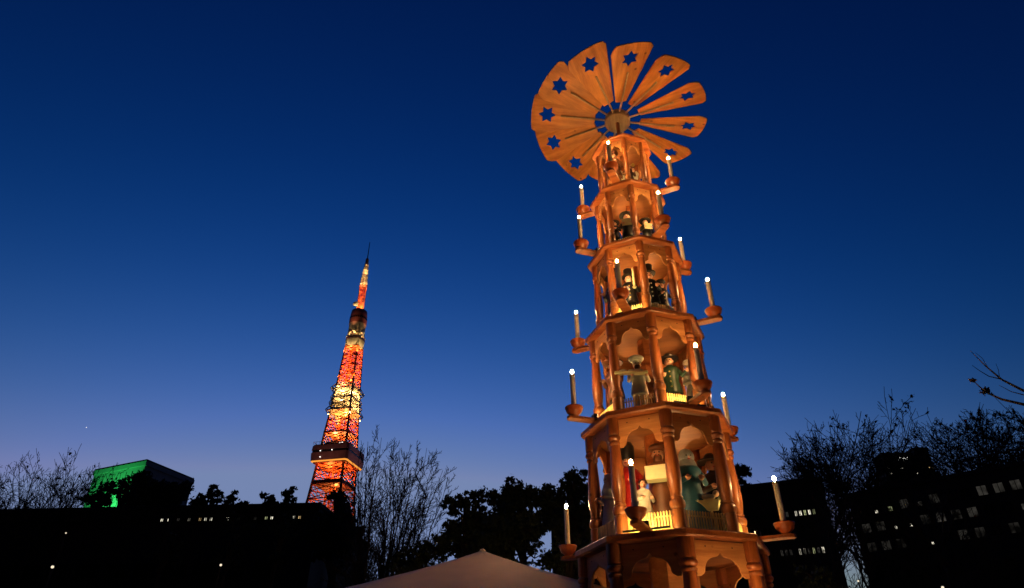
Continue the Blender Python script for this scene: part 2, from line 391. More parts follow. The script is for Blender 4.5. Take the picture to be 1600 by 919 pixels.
def figurine(u,v,k,Yd,label,skin='skin',coat='black_p',legs='black_p',robe=False,hat=None,hatm='black_p',beard=None,prop=None,sleeve=None,turn=0,group='carved figures on the turntables',wings=False,cuff=None,hair=None):
    zt=Z[k]+TH[k]+.058
    hp=at(u,v,Yd); Hh=hp.z-zt; h=Hh/.86             # head centre at .86 of the height
    face=math.atan2(-hp.x,hp.y)+turn
    t=empty('figurine',(hp.x,hp.y,zt),face,label,'figurine',group)
    def bb(b,n,m,par=t,sm=50): return b.build(n,M[m],par,smooth=sm)
    if robe:
        b=MB().lathe([(.02*h,0),(.185*h,.002*h),(.19*h,.02*h),(.165*h,.2*h),(.13*h,.42*h),(.105*h,.55*h),(.12*h,.66*h),(.135*h,.71*h),(.11*h,.755*h),(.05*h,.785*h),(.042*h,.81*h)],20,sy=.82)
        bb(b,'body',coat)
    else:
        for s_ in (-1,1):
            b=MB().path([(s_*.055*h,-.01*h,.03*h),(s_*.056*h,0,.12*h),(s_*.058*h,.0,.26*h),(s_*.05*h,0,.40*h)],[.04*h,.042*h,.05*h,.055*h],10)
            lg=bb(b,'leg',legs)
            b=MB().ball((s_*.057*h,-.03*h,.025*h),.045*h,10,6,(1,1.6,.6)); bb(b,'boot','black_p',lg)
        b=MB().lathe([(.05*h,.34*h),(.135*h,.335*h),(.14*h,.36*h),(.122*h,.47*h),(.108*h,.53*h),(.125*h,.64*h),(.135*h,.70*h),(.11*h,.755*h),(.05*h,.785*h),(.042*h,.81*h)],20,sy=.8)
        bd=bb(b,'body',coat)
        if cuff:
            b=MB()
            for i in range(4): b.ball((0,-.105*h,(.42+.08*i)*h),.013*h,8,5)
            bb(b,'button',cuff,bd)
    hc=(0,0,.86*h); hd=MB().ball(hc,.068*h,16,12,(.92,.98,1.12)).ball((0,-.066*h,.852*h),.012*h,8,6,(1,1.1,1.2))
    for s_ in (-1,1): hd.ball((s_*.063*h,0,.86*h),.016*h,6,5,(.6,1,1.3))
    ho=bb(hd,'head',skin)
    b=MB()
    for s_ in (-1,1): b.ball((s_*.025*h,-.064*h,.872*h),.0085*h,8,6)
    bb(b,'eye','black_p',ho)
    bb(MB().ball((0,-.067*h,.832*h),.012*h,8,5,(1.7,.6,.45)),'mouth','red_p',ho)
    if hair: bb(MB().ball((0,.018*h,.872*h),.073*h,14,10,(1,1,1.12)),'hair',hair,ho)
    if beard: bb(MB().ball((0,-.04*h,.805*h),.05*h,12,8,(1,.7,1.25)),'beard',beard,ho)
    z0=.905*h
    if hat=='top': b=MB().lathe([(.02*h,z0),(.12*h,z0),(.122*h,z0+.012*h),(.072*h,z0+.018*h),(.07*h,z0+.06*h),(.084*h,z0+.15*h),(.08*h,z0+.155*h)],18)
    elif hat=='brim': b=MB().lathe([(.02*h,z0),(.145*h,z0-.008*h),(.15*h,z0+.004*h),(.082*h,z0+.018*h),(.076*h,z0+.05*h),(.05*h,z0+.08*h),(.01*h,z0+.085*h)],20)
    elif hat=='cap': b=MB().lathe([(.075*h,z0-.02*h),(.08*h,z0),(.105*h,z0+.03*h),(.1*h,z0+.05*h),(.03*h,z0+.06*h)],18).ball((0,-.075*h,z0-.012*h),.05*h,10,6,(1,.8,.2))
    elif hat=='baker': b=MB().lathe([(.072*h,z0-.02*h),(.074*h,z0+.02*h),(.105*h,z0+.035*h),(.125*h,z0+.06*h),(.122*h,z0+.085*h),(.09*h,z0+.105*h),(.02*h,z0+.11*h)],20)
    elif hat=='bear': b=MB().lathe([(.078*h,z0-.03*h),(.09*h,z0+.02*h),(.092*h,z0+.12*h),(.07*h,z0+.17*h),(.02*h,z0+.185*h)],18)
    elif hat=='hood': b=MB().ball((0,.016*h,.872*h),.088*h,16,12,(1,1,1.12)).lathe([(.06*h,.76*h),(.115*h,.75*h),(.09*h,.82*h),(.06*h,.88*h)],16,(0,.02*h,0))
    elif hat=='turban': b=MB().lathe([(.065*h,z0-.01*h),(.095*h,z0+.005*h),(.1*h,z0+.03*h),(.075*h,z0+.06*h),(.02*h,z0+.075*h)],16)
    elif hat=='crown':
        b=MB().lathe([(.068*h,z0-.01*h),(.075*h,z0+.03*h),(.07*h,z0+.03*h),(.06*h,z0-.01*h)],16)
        for i in range(8): b.tube((.072*h*math.cos(i*PI/4),.072*h*math.sin(i*PI/4),z0+.028*h),(.078*h*math.cos(i*PI/4),.078*h*math.sin(i*PI/4),z0+.06*h),.01*h,.002*h,6)
    else: b=None
    if b: bb(b,'hat',hatm,ho)
    # arms bent forward, hands in front
    for s_ in (-1,1):
        el=Vector((s_*.155*h,-.03*h,.575*h)); hn=Vector((s_*.075*h,-.155*h,.60*h))
        if prop=='candle' and s_>0: hn=Vector((.09*h,-.15*h,.66*h))
        if prop=='plank': hn=Vector((s_*.11*h,-.15*h,.63*h))
        if prop=='wave' and s_>0: el=Vector((.17*h,-.03*h,.6*h)); hn=Vector((.24*h,-.06*h,.66*h))
        b=MB().path([(s_*.105*h,0,.70*h),(s_*.135*h,-.005*h,.66*h),el,el.lerp(hn,.5),hn],[.036*h,.036*h,.031*h,.029*h,.027*h],10)
        am_=bb(b,'arm',sleeve or coat)
        hb=MB().ball(hn,.030*h,10,8,(1,1.1,1)); 
        for f in range(4): hb.path([hn+Vector((s_*(-.018+.012*f)*h,-.015*h,.004*h)),hn+Vector((s_*(-.018+.012*f)*h,-.04*h,.0)),hn+Vector((s_*(-.016+.011*f)*h,-.046*h,-.018*h))],[.0065*h,.006*h,.005*h],6)
        hb.path([hn+Vector((-s_*.02*h,-.005*h,.008*h)),hn+Vector((-s_*.034*h,-.024*h,.012*h))],[.0075*h,.006*h],6)
        bb(hb,'hand',skin,am_)
    if prop=='candle':
        for s_,q in ((1,'cream'),):
            pz=Vector((.09*h,-.185*h,.55*h)); bb(MB().lathe([(.03*h,0),(.04*h,.02*h),(.022*h,.04*h),(.024*h,.06*h),(.024*h,.40*h),(.004*h,.44*h)],12,pz),'hand_candle',q)
    elif prop=='box': bb(MB().cbox((0,-.19*h,.60*h),(.24*h,.13*h,.15*h),.006*h),'chest','cream',t,25)
    elif prop=='plank':
        bb(MB().cbox((-.13*h,-.185*h,.64*h),(.52*h,.11*h,.035*h),.008*h),'bread_board','cream',t,25)
        b=MB()
        for i in range(2): b.ball((-.25*h+.13*h*i,-.185*h,.675*h),.05*h,10,6,(1.3,.8,.5))
        bb(b,'loaf','white_p')
    elif prop=='paper': bb(MB().cbox((0,-.17*h,.62*h),(.2*h,.012*h,.17*h),.003*h),'song_sheet','cream',t,25)
    elif prop=='horn': bb(MB().path([(0,-.09*h,.83*h),(.02*h,-.17*h,.79*h),(.04*h,-.25*h,.72*h)],[.008*h,.012*h,.05*h],12),'horn','gold')
    elif prop=='staff': bb(MB().tube((.1*h,-.165*h,.0),(.1*h,-.165*h,1.02*h),.011*h,.011*h,8),'staff','brown_p')
    elif prop=='pipe': bb(MB().path([(0,-.075*h,.83*h),(.01*h,-.13*h,.80*h),(.012*h,-.16*h,.83*h)],[.007*h,.008*h,.018*h],8),'pipe','brown_p')
    if wings:
        for s_ in (-1,1):
            b=MB(); 
            pts=[(0,0),(.10,.14),(.22,.2),(.27,.1),(.24,-.05),(.2,-.2),(.12,-.33),(.05,-.2)]
            b.prism([(s_*x*h,y*h) for x,y in (pts if s_>0 else pts[::-1])],-.01*h,.01*h)
            w_=bb(b,'wing','white_p',t,30); w_.location=(s_*.03*h,.10*h,.62*h); w_.rotation_euler=(PI/2,0,-s_*R(12))
    return t
# lowest visible turntable: the nativity
figurine(1028,711,1,10.72,'bearded brown figure in a red cloak holding out a pale chest, under the small palm','skin_dark','brown_p',robe=True,hat='turban',hatm='brown_p',beard='brown_p',prop='box',sleeve='brown_p',turn=-.15)
figurine(1073,716,1,10.85,'kneeling figure in a teal robe and grey hood beside the manger','skin','teal_p',robe=True,hat='hood',hatm='bluegrey',turn=.35)
figurine(980,722,1,10.95,'figure with tall black hat, red coat and white legs behind the front candle','skin','red_p','white_p',hat='bear',turn=-.3)
figurine(1004,757,1,10.62,'small black-haired figure in a white gown right of the front candle','skin','white_p',robe=True,hair='black_p',turn=.4)
figurine(951,752,1,11.25,'white draped figure seen at the left behind the corner columns of the nativity storey','skin','white_p',robe=True,hat='hood',hatm='white_p',turn=-1.0)
figurine(1112,728,1,11.75,'dark cloaked figure with a long staff behind the manger','skin_dark','black_p',robe=True,hat='brim',prop='staff',turn=.4)
# manger with the white lamb-like child on straw
zt1=Z[1]+TH[1]+.058
p=at(1103,775,10.75)
mg=empty('manger',(p.x,p.y,zt1),-.35,'small cream crossed-leg manger with straw at the right of the nativity storey','manger')
b=MB()
for s_ in (-1,1):
    b.tube((s_*.13,-.13,0),(s_*.03,.06,.52),.018,.018,8); b.tube((s_*.13,.13,0),(s_*.03,-.06,.52),.018,.018,8)
b.build('crossed_leg',M['cream'],mg,smooth=40)
MB().add([(-.2,-.14,.56),(.2,-.14,.56),(.2,.14,.56),(-.2,.14,.56),(-.16,-.04,.42),(.16,-.04,.42),(.16,.04,.42),(-.16,.04,.42)],[(4,5,1,0),(5,6,2,1),(6,7,3,2),(7,4,0,3),(7,6,5,4)]).build('trough',M['cream'],mg)
rs=random.Random(5); b=MB()
for i in range(110):
    x,y=rs.uniform(-.17,.17),rs.uniform(-.10,.10); a=rs.uniform(-.7,.7); b.tube((x,y,.52),(x+.13*math.cos(a)*rs.choice((-1,1)),y+.1*math.sin(a),.57+rs.uniform(0,.06)),.005,.002,4)
put(b.build('straw',M['cream'],mg),kind='stuff')
cd=empty('swaddled_child_figure',(p.x,p.y,zt1+.58),-.35,'tiny cream swaddled child figure lying on the straw of the manger','figurine')
MB().ball((0,0,.05),.07,14,10,(2.1,.9,.8)).build('body',M['white_p'],cd,smooth=60)
MB().ball((.16,0,.10),.055,14,10).build('head',M['skin'],cd,smooth=60)
# palm
p=at(1022,676,11.45)
pt=empty('wooden_palm',(p.x,p.y,zt1),0,'small dark wooden palm tree behind the figure with the chest','palm figure')
zp=p.z-zt1
MB().lathe([(.05,0),(.045,zp*.5),(.04,zp)],10).build('trunk',M['brown_p'],pt,smooth=40)
b=MB()
for i in range(9):
    a=i*2*PI/9; d=Vector((math.cos(a),math.sin(a),0))
    for w_ in (-.02,.02):
        n_=Vector((-d.y,d.x,0))
        b.path([Vector((0,0,zp)),d*.10+n_*w_+Vector((0,0,zp+.06)),d*.2+n_*w_*1.4+Vector((0,0,zp+.03)),d*.27+n_*w_+Vector((0,0,zp-.05))],[.012,.02,.016,.004],5)
b.build('frond',M['leaf_p'],pt,smooth=50)
# second storey: trades people
figurine(995,571,2,10.78,'baker in a puffy white hat carrying a long bread board','skin','white_p','white_p',robe=False,hat='baker',hatm='white_p',beard='brown_p',prop='plank',turn=.15)
figurine(1045,566,2,10.82,'stout man in black hat and dark green coat with pale round hands','skin','green_p','brown_p',hat='brim',hatm='black_p',prop='wave',turn=-.1,cuff='gold')
figurine(1079,575,2,11.25,'white figure half hidden behind the right-hand candle of the baker storey','skin','white_p',robe=True,hat='cap',hatm='white_p',prop='staff',turn=.6)
figurine(958,572,2,11.1,'dark brown figure in the shade left of the baker','skin_dark','brown_p','black_p',hat='brim',hatm='brown_p',turn=-.7)
# third storey: miners
figurine(982,437,3,10.82,'miner with tall black hat holding a pale candle upright, left of the front column','skin','black_p','black_p',hat='top',beard='white_p',prop='candle',cuff='gold')
figurine(1013,432,3,10.9,'miner in black with gold buttons just right of the front column','skin','black_p','white_p',hat='top',cuff='white_p',turn=.3)
figurine(1032,447,3,10.95,'smaller black-coated miner with a raised hand beside the right columns','skin','black_p','black_p',hat='cap',prop='wave',cuff='white_p',turn=.5)
figurine(958,440,3,11.25,'black-hatted miner in shadow behind the left-hand columns','skin','black_p','white_p',hat='top',prop='candle',turn=-.7)
# fourth storey: carollers
figurine(960,351,4,10.95,'black-capped caroller at the left of the fourth storey','skin','black_p','black_p',hat='brim',turn=-.3,cuff='white_p')
figurine(979,340,4,11.05,'caroller with a pale song sheet behind the left column','skin','black_p','black_p',hat='brim',prop='paper',turn=0)
figurine(1008,348,4,10.98,'black-hatted caroller with a pale collar above the lit pickets','skin','black_p','black_p',hat='brim',beard='white_p',prop='paper',turn=.4)
# top storey
figurine(957,246,5,11.1,'small brown-coated figure beside the front candle of the top storey','skin','brown_p','brown_p',hat='cap',hatm='brown_p',turn=-.2)
figurine(981,262,5,11.05,'small winged figure playing a horn in the top storey','skin','brown_p',robe=True,hair='brown_p',prop='horn',wings=True,turn=.4)
# ================================================================== MARKET TENT
M['canvas']=plain('tent_canvas',(.42,.36,.36),.85,var=.06,scale=2.5,bump=.15)
M['canvas_w']=M['canvas']
apex=at(754,861,13.5)
tn=empty('market_tent',(apex.x,apex.y,0),R(0),'pale canvas marquee with a low pointed roof, at the bottom left of the pyramid','tent')
ze=apex.z-2.25; hw_=5.6
nn=14
def tentz(x,y):
    t=max(abs(x),abs(y))/hw_; return apex.z-(apex.z-ze)*(t**.93)-.10*math.sin(PI*t)
for q in range(4):
    b=MB(); vs=[];fs=[]
    for i in range(nn+1):
        for j in range(nn+1):
            r_=i/nn*hw_; s_=(j/nn*2-1)*r_*.999; z_=tentz(r_,s_)+.012*math.sin(j*1.9)*i/nn*(1-abs(j/nn*2-1))
            vs.append(Vector((s_,-r_,z_)))
    for i in range(nn):
        for j in range(nn): a0=i*(nn+1)+j; fs.append((a0,a0+1,a0+nn+2,a0+nn+1))
    b.add(vs,fs); o=b.build('roof_panel',M['canvas'],tn,smooth=60,rz=q*PI/2)
    so=o.modifiers.new('thickness','SOLIDIFY'); so.thickness=.012
    MB().cbox((0,-hw_-.006,ze-.16),(hw_*2-.02,.012,.30),.003).build('valance',M['canvas'],tn,rz=q*PI/2)
    MB().tube((hw_-.1,-hw_+.1,0),(hw_-.1,-hw_+.1,ze-.02),.05,.05,10).build('pole',M['black'],tn,rz=q*PI/2)
    MB().path([(hw_*t_/12*.998,-hw_*t_/12*.998,tentz(hw_*t_/12,0)+.004) for t_ in range(1,13)],[.012]*12,6).build('seam',M['canvas'],tn,rz=q*PI/2)
MB().lathe([(.05,-.05),(.07,.0),(.04,.03),(.01,.05)],10,(0,0,apex.z)).build('finial',M['canvas'],tn,smooth=40)
# ================================================================== LATTICE TOWER
TX,TY=-117.0,428.7; 
def bands(name,white,orange,rng):
    """steel painted in orange and white bands by height"""
    m,t,b_=newmat(name); N=t.nodes; L=t.links
    tc=N.new('ShaderNodeTexCoord'); sx=N.new('ShaderNodeSeparateXYZ'); L.new(tc.outputs['Object'],sx.inputs[0])
    mr=N.new('ShaderNodeMapRange'); mr.inputs[1].default_value=0; mr.inputs[2].default_value=340; L.new(sx.outputs[2],mr.inputs[0])
    cr=N.new('ShaderNodeValToRGB'); cr.color_ramp.interpolation='CONSTANT'; el=cr.color_ramp.elements
    el[0].position=0; el[0].color=(*orange,1); el[1].position=rng[0]/340; el[1].color=(*white,1)
    w=False
    for q in rng[1:]:
        e=el.new(q/340); e.color=(*(white if w else orange),1); w=not w
    L.new(mr.outputs[0],cr.inputs[0]); L.new(cr.outputs[0],b_.inputs['Base Color']); b_.inputs['Roughness'].default_value=.6; return m
M['tower']=bands('banded_steel',(.72,.66,.56),(.62,.15,.045),[173,200,230,252,286,306])
M['deckm']=plain('deck_cladding',(.38,.2,.18),.5,var=.2,scale=.3)
M['deckg']=plain('deck_glass',(.03,.03,.04),.2,var=.2,scale=.3)
M['ringm']=plain('ring_white',(.75,.7,.6),.5,var=.08,scale=.3)
M['under']=glow('deck_rim_glow',(1,.36,.05),1.1)  # glow stands in for the lamplight caught by the deck's lower rim
tw=empty('lattice_tower',(TX,TY,0),0,'tall orange and white lit lattice broadcasting tower with a dark square deck, seen far off','tower')
TR=R(-28)+math.atan2(-TX,TY)*1.0
WP=[(0,84),(20,62),(40,48),(60,38.5),(80,31),(100,25.5),(116,22),(128,20.4),(139,19),(159,17),(178,14.4),(196,12.4),(212,11),(230,9.4),(250,8.0)]
def wz(z):
    for (a,wa),(b_,wb) in zip(WP,WP[1:]):
        if z<=b_: return wa+(wb-wa)*(z-a)/(b_-a)
    return WP[-1][1]
cs=[(-1,-1),(1,-1),(1,1),(-1,1)]
def P_(c,z,f=1.0):
    w=wz(z)/2*f; p=Vector((c[0]*w,c[1]*w,z)); p.rotate(Matrix.Rotation(TR,3,'Z')); return p
lv=[0,20,40,60,80,95,108,118,128,137,146,154,163,172,181,190,199,207,215,223,231,239,246,251]
for c in cs:
    b=MB(); b.path([P_(c,z) for z in lv],[1.4-.0035*z for z in lv],6); b.build('leg',M['tower'],tw)
for i,(a,b_) in enumerate(zip(cs,cs[1:]+cs[:1])):
    b=MB()
    lz=sorted(lv+[(p_+q_)/2 for p_,q_ in zip(lv[4:],lv[5:])])
    for z0,z1 in zip(lz,lz[1:]):
        r=.34 if z0>100 else .5
        A0,B0,A1,B1=P_(a,z0),P_(b_,z0),P_(a,z1),P_(b_,z1)
        if z0 in lv: b.tube(A0,B0,r*1.2,n=4,cap=False)
        b.tube(A0,B1,r,n=4,cap=False); b.tube(B0,A1,r,n=4,cap=False)
        mid=(A0+B0)/2; b.tube(mid,(A1*.5+A0*.5),r*.7,n=4,cap=False); b.tube(mid,(B1*.5+B0*.5),r*.7,n=4,cap=False)
        hz=(z0+z1)/2
        for t_ in (.25,.75): b.tube(A0.lerp(B0,t_),A1.lerp(B1,t_),r*.5,n=3,cap=False)
    b.build('bracing',M['tower'],tw)
# inner core: lift shaft and stairs
b=MB()
for x,y in ((-2,-2),(2,-2),(2,2),(-2,2)): b.tube((x,y,0),(x*.8,y*.8,246),.4,.35,4)
for z in range(6,242,9):
    w=2-.0016*z
    q=[Vector((x*w,y*w,z)) for x,y in cs]; q1=[Vector((x*w,y*w,z+9)) for x,y in cs]
    for i in range(4): b.tube(q[i],q[(i+1)%4],.3,n=4,cap=False); b.tube(q[i],q1[(i+1)%4],.25,n=4,cap=False)
b.build('lift_core',M['tower'],tw)
def sqbox(b,z0,z1,w,w1=None,ch=.16):
    w1=w1 or w; vs=[]
    for z,ww in ((z0,w/2),(z1,w1/2)):
        for (x,y) in ((-1+ch,-1),(1-ch,-1),(1,-1+ch),(1,1-ch),(1-ch,1),(-1+ch,1),(-1,1-ch),(-1,-1+ch)):
            p=Vector((x*ww,y*ww,z)); p.rotate(Matrix.Rotation(TR,3,'Z')); vs.append(p)
    return b.add(vs,[tuple(range(7,-1,-1)),tuple(range(8,16))]+[(i,(i+1)%8,8+(i+1)%8,8+i) for i in range(8)])
# main deck
sqbox(MB(),142.2,147.5,26.2,27,.10).build('deck_lower_storey',M['deckm'],tw)
sqbox(MB(),147.6,149.2,26.2,26.2,.10).build('deck_window_band',M['deckg'],tw)
sqbox(MB(),149.3,152.4,26.8,26.4,.10).build('deck_upper_storey',M['deckm'],tw)
sqbox(MB(),152.5,153.0,25.6,25.6,.10).build('deck_roof',M['deckg'],tw)
sqbox(MB(),153.1,156.5,17,15,.16).build('deck_plant_room',M['deckg'],tw)
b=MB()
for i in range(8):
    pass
sqbox(b,141.5,142.1,24.6,26.0,.10); b.build('deck_rim_glow',M['under'],tw)
sqbox(MB(),141.0,141.45,23.2,24.0,.10).build('deck_underside',M['tower'],tw)
b=MB()   # railing on the deck roof
for s1,s2 in zip(cs,cs[1:]+cs[:1]):
    a_=Vector((s1[0]*12.6,s1[1]*12.6,155)); c_=Vector((s2[0]*12.6,s2[1]*12.6,155)); a_.rotate(Matrix.Rotation(TR,3,'Z')); c_.rotate(Matrix.Rotation(TR,3,'Z'))
    b.tube(a_,c_,.12,n=4)
    for i in range(12): q=a_.lerp(c_,i/12); b.tube(q,q-Vector((0,0,2)),.1,n=4)
b.build('deck_railing',M['deckg'],tw)
M['deckl']=glow('deck_lamp_glow',(1,.9,.8),3.0)
rs=random.Random(3); b=MB()
for i in range(13):
    s=rs.uniform(-1,1)*12; f=rs.choice((0,3)); q=Vector((s,-13.45,rs.choice((144.2,148.4,150.5)))) if f==0 else Vector((-13.45,s,rs.choice((144.2,148.4,150.5))))
    if i>5: q=Vector((rs.uniform(-10,10),rs.uniform(-12,-6),153.6))
    q.rotate(Matrix.Rotation(TR,3,'Z')); b.ball(q,.34 if i<6 else .45,6,4)
b.build('deck_lamp',M['deckl'],tw)
# walkway collar below the deck
sqbox(MB(),127.5,130.0,19.5,20.5,.10).build('collar',M['deckm'],tw)
# white flared platforms
for z_,w_ in ((179,18.2),(184.5,16.0),(195.5,16.6),(188.5,15.2),(163,18)):
    b=MB(); sqbox(b,z_,z_+.7,w_,w_,.02)
    if z_!=163:
        for c in cs:
            p0=P_(c,z_-3.5); p1=Vector((c[0]*w_*.53,c[1]*w_*.53,z_+.3)); p1.rotate(Matrix.Rotation(TR,3,'Z')); b.tube(p0,p1,.6,.4,4); b.tube(P_(c,z_+5),p1,.5,.35,4)
    b.build('platform',M['tower'],tw)
# top deck rings
MB().lathe([(5.2,231),(6.6,233.5),(6.9,236)],24).build('lower_ring',M['ringm'],tw,smooth=40)
MB().lathe([(7.0,236.1),(7.1,236.8),(7.0,237.5)],24).build('ring_rail',M['deckm'],tw,smooth=40)
b=MB(); rs=random.Random(9)
for i in range(26):
    a=rs.uniform(0,2*PI); r_=rs.uniform(4.8,6.8); z_=rs.uniform(237.5,243)
    b.lathe([(.2,0),(.9,.5),(1.0,.6),(.3,.7)],8,(r_*math.cos(a),r_*math.sin(a),z_),M=Matrix.Rotation(R(80),3,'Y')@Matrix.Rotation(a,3,'X'))
    b.tube((r_*.6*math.cos(a),r_*.6*math.sin(a),237),(r_*math.cos(a),r_*math.sin(a),z_),.2,n=4)
b.build('dish_antenna',M['ringm'],tw)
MB().lathe([(4.6,243.5),(6.0,246.2),(6.3,250.4)],28).build('top_deck_base',M['ringm'],tw,smooth=40)
MB().lathe([(6.5,250.5),(6.6,254),(6.3,258),(5.9,262),(5.6,262.4)],28).build('top_deck',M['deckm'],tw,smooth=40)
b=MB()
for i in range(28):
    a=i*2*PI/28; b.box((6.52*math.cos(a),6.52*math.sin(a),255),(.12,1.15,1.5),rz=a)
b.build('top_deck_window',M['deckg'],tw)
# antenna mast lattice
b=MB()
def aw(z): return 2.1 if z<284 else max(.75,2.1-(z-284)*.055)
z=262.4
while z<307:
    z2=z+2.6; q=[Vector((x*aw(z),y*aw(z),z)) for x,y in cs]; q1=[Vector((x*aw(z2),y*aw(z2),z2)) for x,y in cs]
    for i in range(4):
        b.tube(q[i],q1[i],.3,n=4,cap=False); b.tube(q[i],q[(i+1)%4],.28,n=4,cap=False); b.tube(q[i],q1[(i+1)%4],.22,n=4,cap=False); b.tube(q[(i+1)%4],q1[i],.22,n=4,cap=False)
    if z>284:
        for i in range(4): mm=(q[i]+q[(i+1)%4])/2; b.box((mm.x*1.35,mm.y*1.35,mm.z),(.9,.9,1.2))
    z=z2
b.build('antenna_lattice',M['tower'],tw)
MB().tube((0,0,262),(0,0,310),.55,.4,8).build('antenna_core',M['tower'],tw)
MB().lathe([(.8,306),(1.3,307),(1.3,312),(.6,313)],10).build('antenna_head',M['deckm'],tw)
MB().tube((0,0,312),(0,0,329.5),.42,.25,8).build('antenna_tip',M['black'],tw)
MB().lathe([(.3,0),(1.8,1.4),(2.2,1.6),(.5,1.9)],12,(-3.2,-1,268),M=Matrix.Rotation(R(90),3,'X')).build('mast_dish',M['ringm'],tw)
OR=(1,.36,.07); YE=(1,.62,.22); TWK=1.25
lamps_=[(40,OR,9000),(70,OR,6500),(100,OR,900),(112,OR,900),(123,OR,1300),(134,OR,3600),(158,YE,4600),(166,OR,3800),(175,OR,3400),(182,YE,5500),(188,YE,5200),(194,YE,4700),(201,OR,3000),(208,OR,2900),(216,OR,2700),(224,OR,2500),(232,YE,2200),(240,YE,2300)]
for z_,col,pw in lamps_:
    w_=wz(z_)*.24
    for q_ in (0,1):
        a_=TR+PI/4+q_*PI+(PI/2 if int(z_)%2 else 0)
        lamp('tower_floodlight','POINT',(w_*math.cos(a_),w_*math.sin(a_),z_+q_*3.2),col,pw*TWK,tw,size=1.0)
for z_,pw in ((267,900),(274,800),(281,700),(288,900),(294,900),(300,900),(305,700)): [lamp('tower_floodlight','POINT',(1.15*sx_ if z_<290 else .75*sx_,-.9*sx_ if z_<290 else -.6*sx_,z_),OR if z_<285 else YE,pw*.45,tw,size=.3) for sx_ in (-1,1)]
for i in range(4):
    a_=TR+i*PI/2; lamp('tower_floodlight','SPOT',(13*math.cos(a_),13*math.sin(a_),240),(1,.3,.12),5000,tw,target=(5*math.cos(a_),5*math.sin(a_),257),size=.5,spot=40)
    lamp('tower_floodlight','SPOT',(34*math.cos(a_),34*math.sin(a_),118),(1,.42,.3),9000,tw,target=(12*math.cos(a_),12*math.sin(a_),149),size=.5,spot=55)
for i in range(4):
    a=TR+PI/4+i*PI/2
    for z_,rr_,pw,col in ((153.5,10,9000,OR),(225,9.5,3600,YE),(238.6,6.4,1900,YE),(262.8,5.2,5200,YE),(284,3.6,1500,YE),(296,3.2,900,YE),(131,12.6,5200,OR),(176,11.5,3500,YE),(205,9,2200,OR)):
        lamp('tower_floodlight','SPOT',(rr_*math.cos(a),rr_*math.sin(a),z_),col,pw*TWK,tw,target=(0,0,z_+(11 if z_<262 else 9)),size=.6,spot=110)
# ================================================================== TREES
M['bark']=plain('dark_bark',(.035,.028,.022),.9,var=.3,scale=6)
M['leafd']=plain('dark_evergreen_leaf',(.028,.045,.02),.75,var=.4,scale=.7)
M['leafb']=plain('dry_winter_leaf',(.05,.035,.02),.8,var=.4,scale=.7)
def rdir(rs):
    while True:
        v=Vector((rs.uniform(-1,1),rs.uniform(-1,1),rs.uniform(-1,1)))
        if .1<v.length<1: return v.normalized()
class Tree:
    def __init__(s,seed): s.env=None; s.rs=random.Random(seed); s.a=MB(); s.b=MB(); s.tips=[]
    def grow(s,p,d,L,r,lev,maxlev,kids,up,wig,ang,rmin=.012,lf=(.5,.75),start=.25):
        rs=s.rs
        if s.env: c_,rx_,rz_=s.env
        if s.env and lev>1:
            e=((p.x-c_[0])**2+(p.y-c_[1])**2)/rx_**2+((p.z-c_[2])/rz_)**2
            if e>1: return
            L=L*min(1,max(.25,1.25-e*.9))
        n=5 if lev<2 else (4 if lev<3 else 3); pts=[p.copy()];rr=[r]; q=p.copy(); dd=d.copy()
        for i in range(n):
            if s.env and lev>=1 and i>0 and (((q.x-c_[0])**2+(q.y-c_[1])**2)/rx_**2+((q.z-c_[2])/rz_)**2)>1.12: break
            dd=(dd+rdir(rs)*wig+Vector((0,0,up))).normalized(); q=q+dd*(L/n); pts.append(q.copy()); rr.append(max(rmin,r*(1-.75*(i+1)/n)))
        (s.a if lev==0 else s.b).path(pts,rr,6 if lev==0 else (5 if lev==1 else (4 if lev==2 else 3)))
        if lev>=maxlev: s.tips.append((pts[-1],pts[-2])); return
        nk=kids[lev]
        for k in range(nk):
            n=len(pts)-1; t=start+(1-start)*(k+rs.random()*.8)/nk; i=min(int(t*n),n-1); f=t*n-i; base=pts[i].lerp(pts[i+1],f); dr=(pts[i+1]-pts[i]).normalized()
            side=rdir(rs); side=(side-dr*side.dot(dr)).normalized(); a=ang[lev]*rs.uniform(.6,1.25)
            nd=(dr*math.cos(a)+side*math.sin(a)).normalized()
            s.grow(base,nd,L*rs.uniform(*lf)*(1.1-.4*t),max(rmin,rr[i]*.6),lev+1,maxlev,kids,up,wig,ang,rmin,lf,.15)
def leaves_mesh(name,centers,radii,counts,size,seed,mat,flat=.8):
    rng=np.random.default_rng(seed); C=[];
    for c,r,n in zip(centers,radii,counts):
        v=rng.normal(size=(n,3)); v/=np.linalg.norm(v,axis=1)[:,None]; v*=np.minimum(abs(rng.normal(size=n))*.58,1.5)[:,None]; v[:,2]*=flat
        C.append(np.array(c)[None]+v*r)
    C=np.concatenate(C); n=len(C)
    a=rng.normal(size=(n,3)); a/=np.linalg.norm(a,axis=1)[:,None]; b=rng.normal(size=(n,3)); b-=a*(a*b).sum(1)[:,None]; b/=np.linalg.norm(b,axis=1)[:,None]
    s=size*(.6+.8*rng.random(n))[:,None]
    V=np.stack([C-a*s,C+b*s*.5,C+a*s,C-b*s*.5],1).reshape(-1,3)
    me=bpy.data.meshes.new(name); me.vertices.add(4*n); me.vertices.foreach_set('co',V.astype(np.float32).ravel())
    me.loops.add(4*n); me.loops.foreach_set('vertex_index',np.arange(4*n,dtype=np.int32)); me.polygons.add(n)
    me.polygons.foreach_set('loop_start',np.arange(0,4*n,4,dtype=np.int32)); me.update(calc_edges=True); me.validate(); me.materials.append(mat); return me
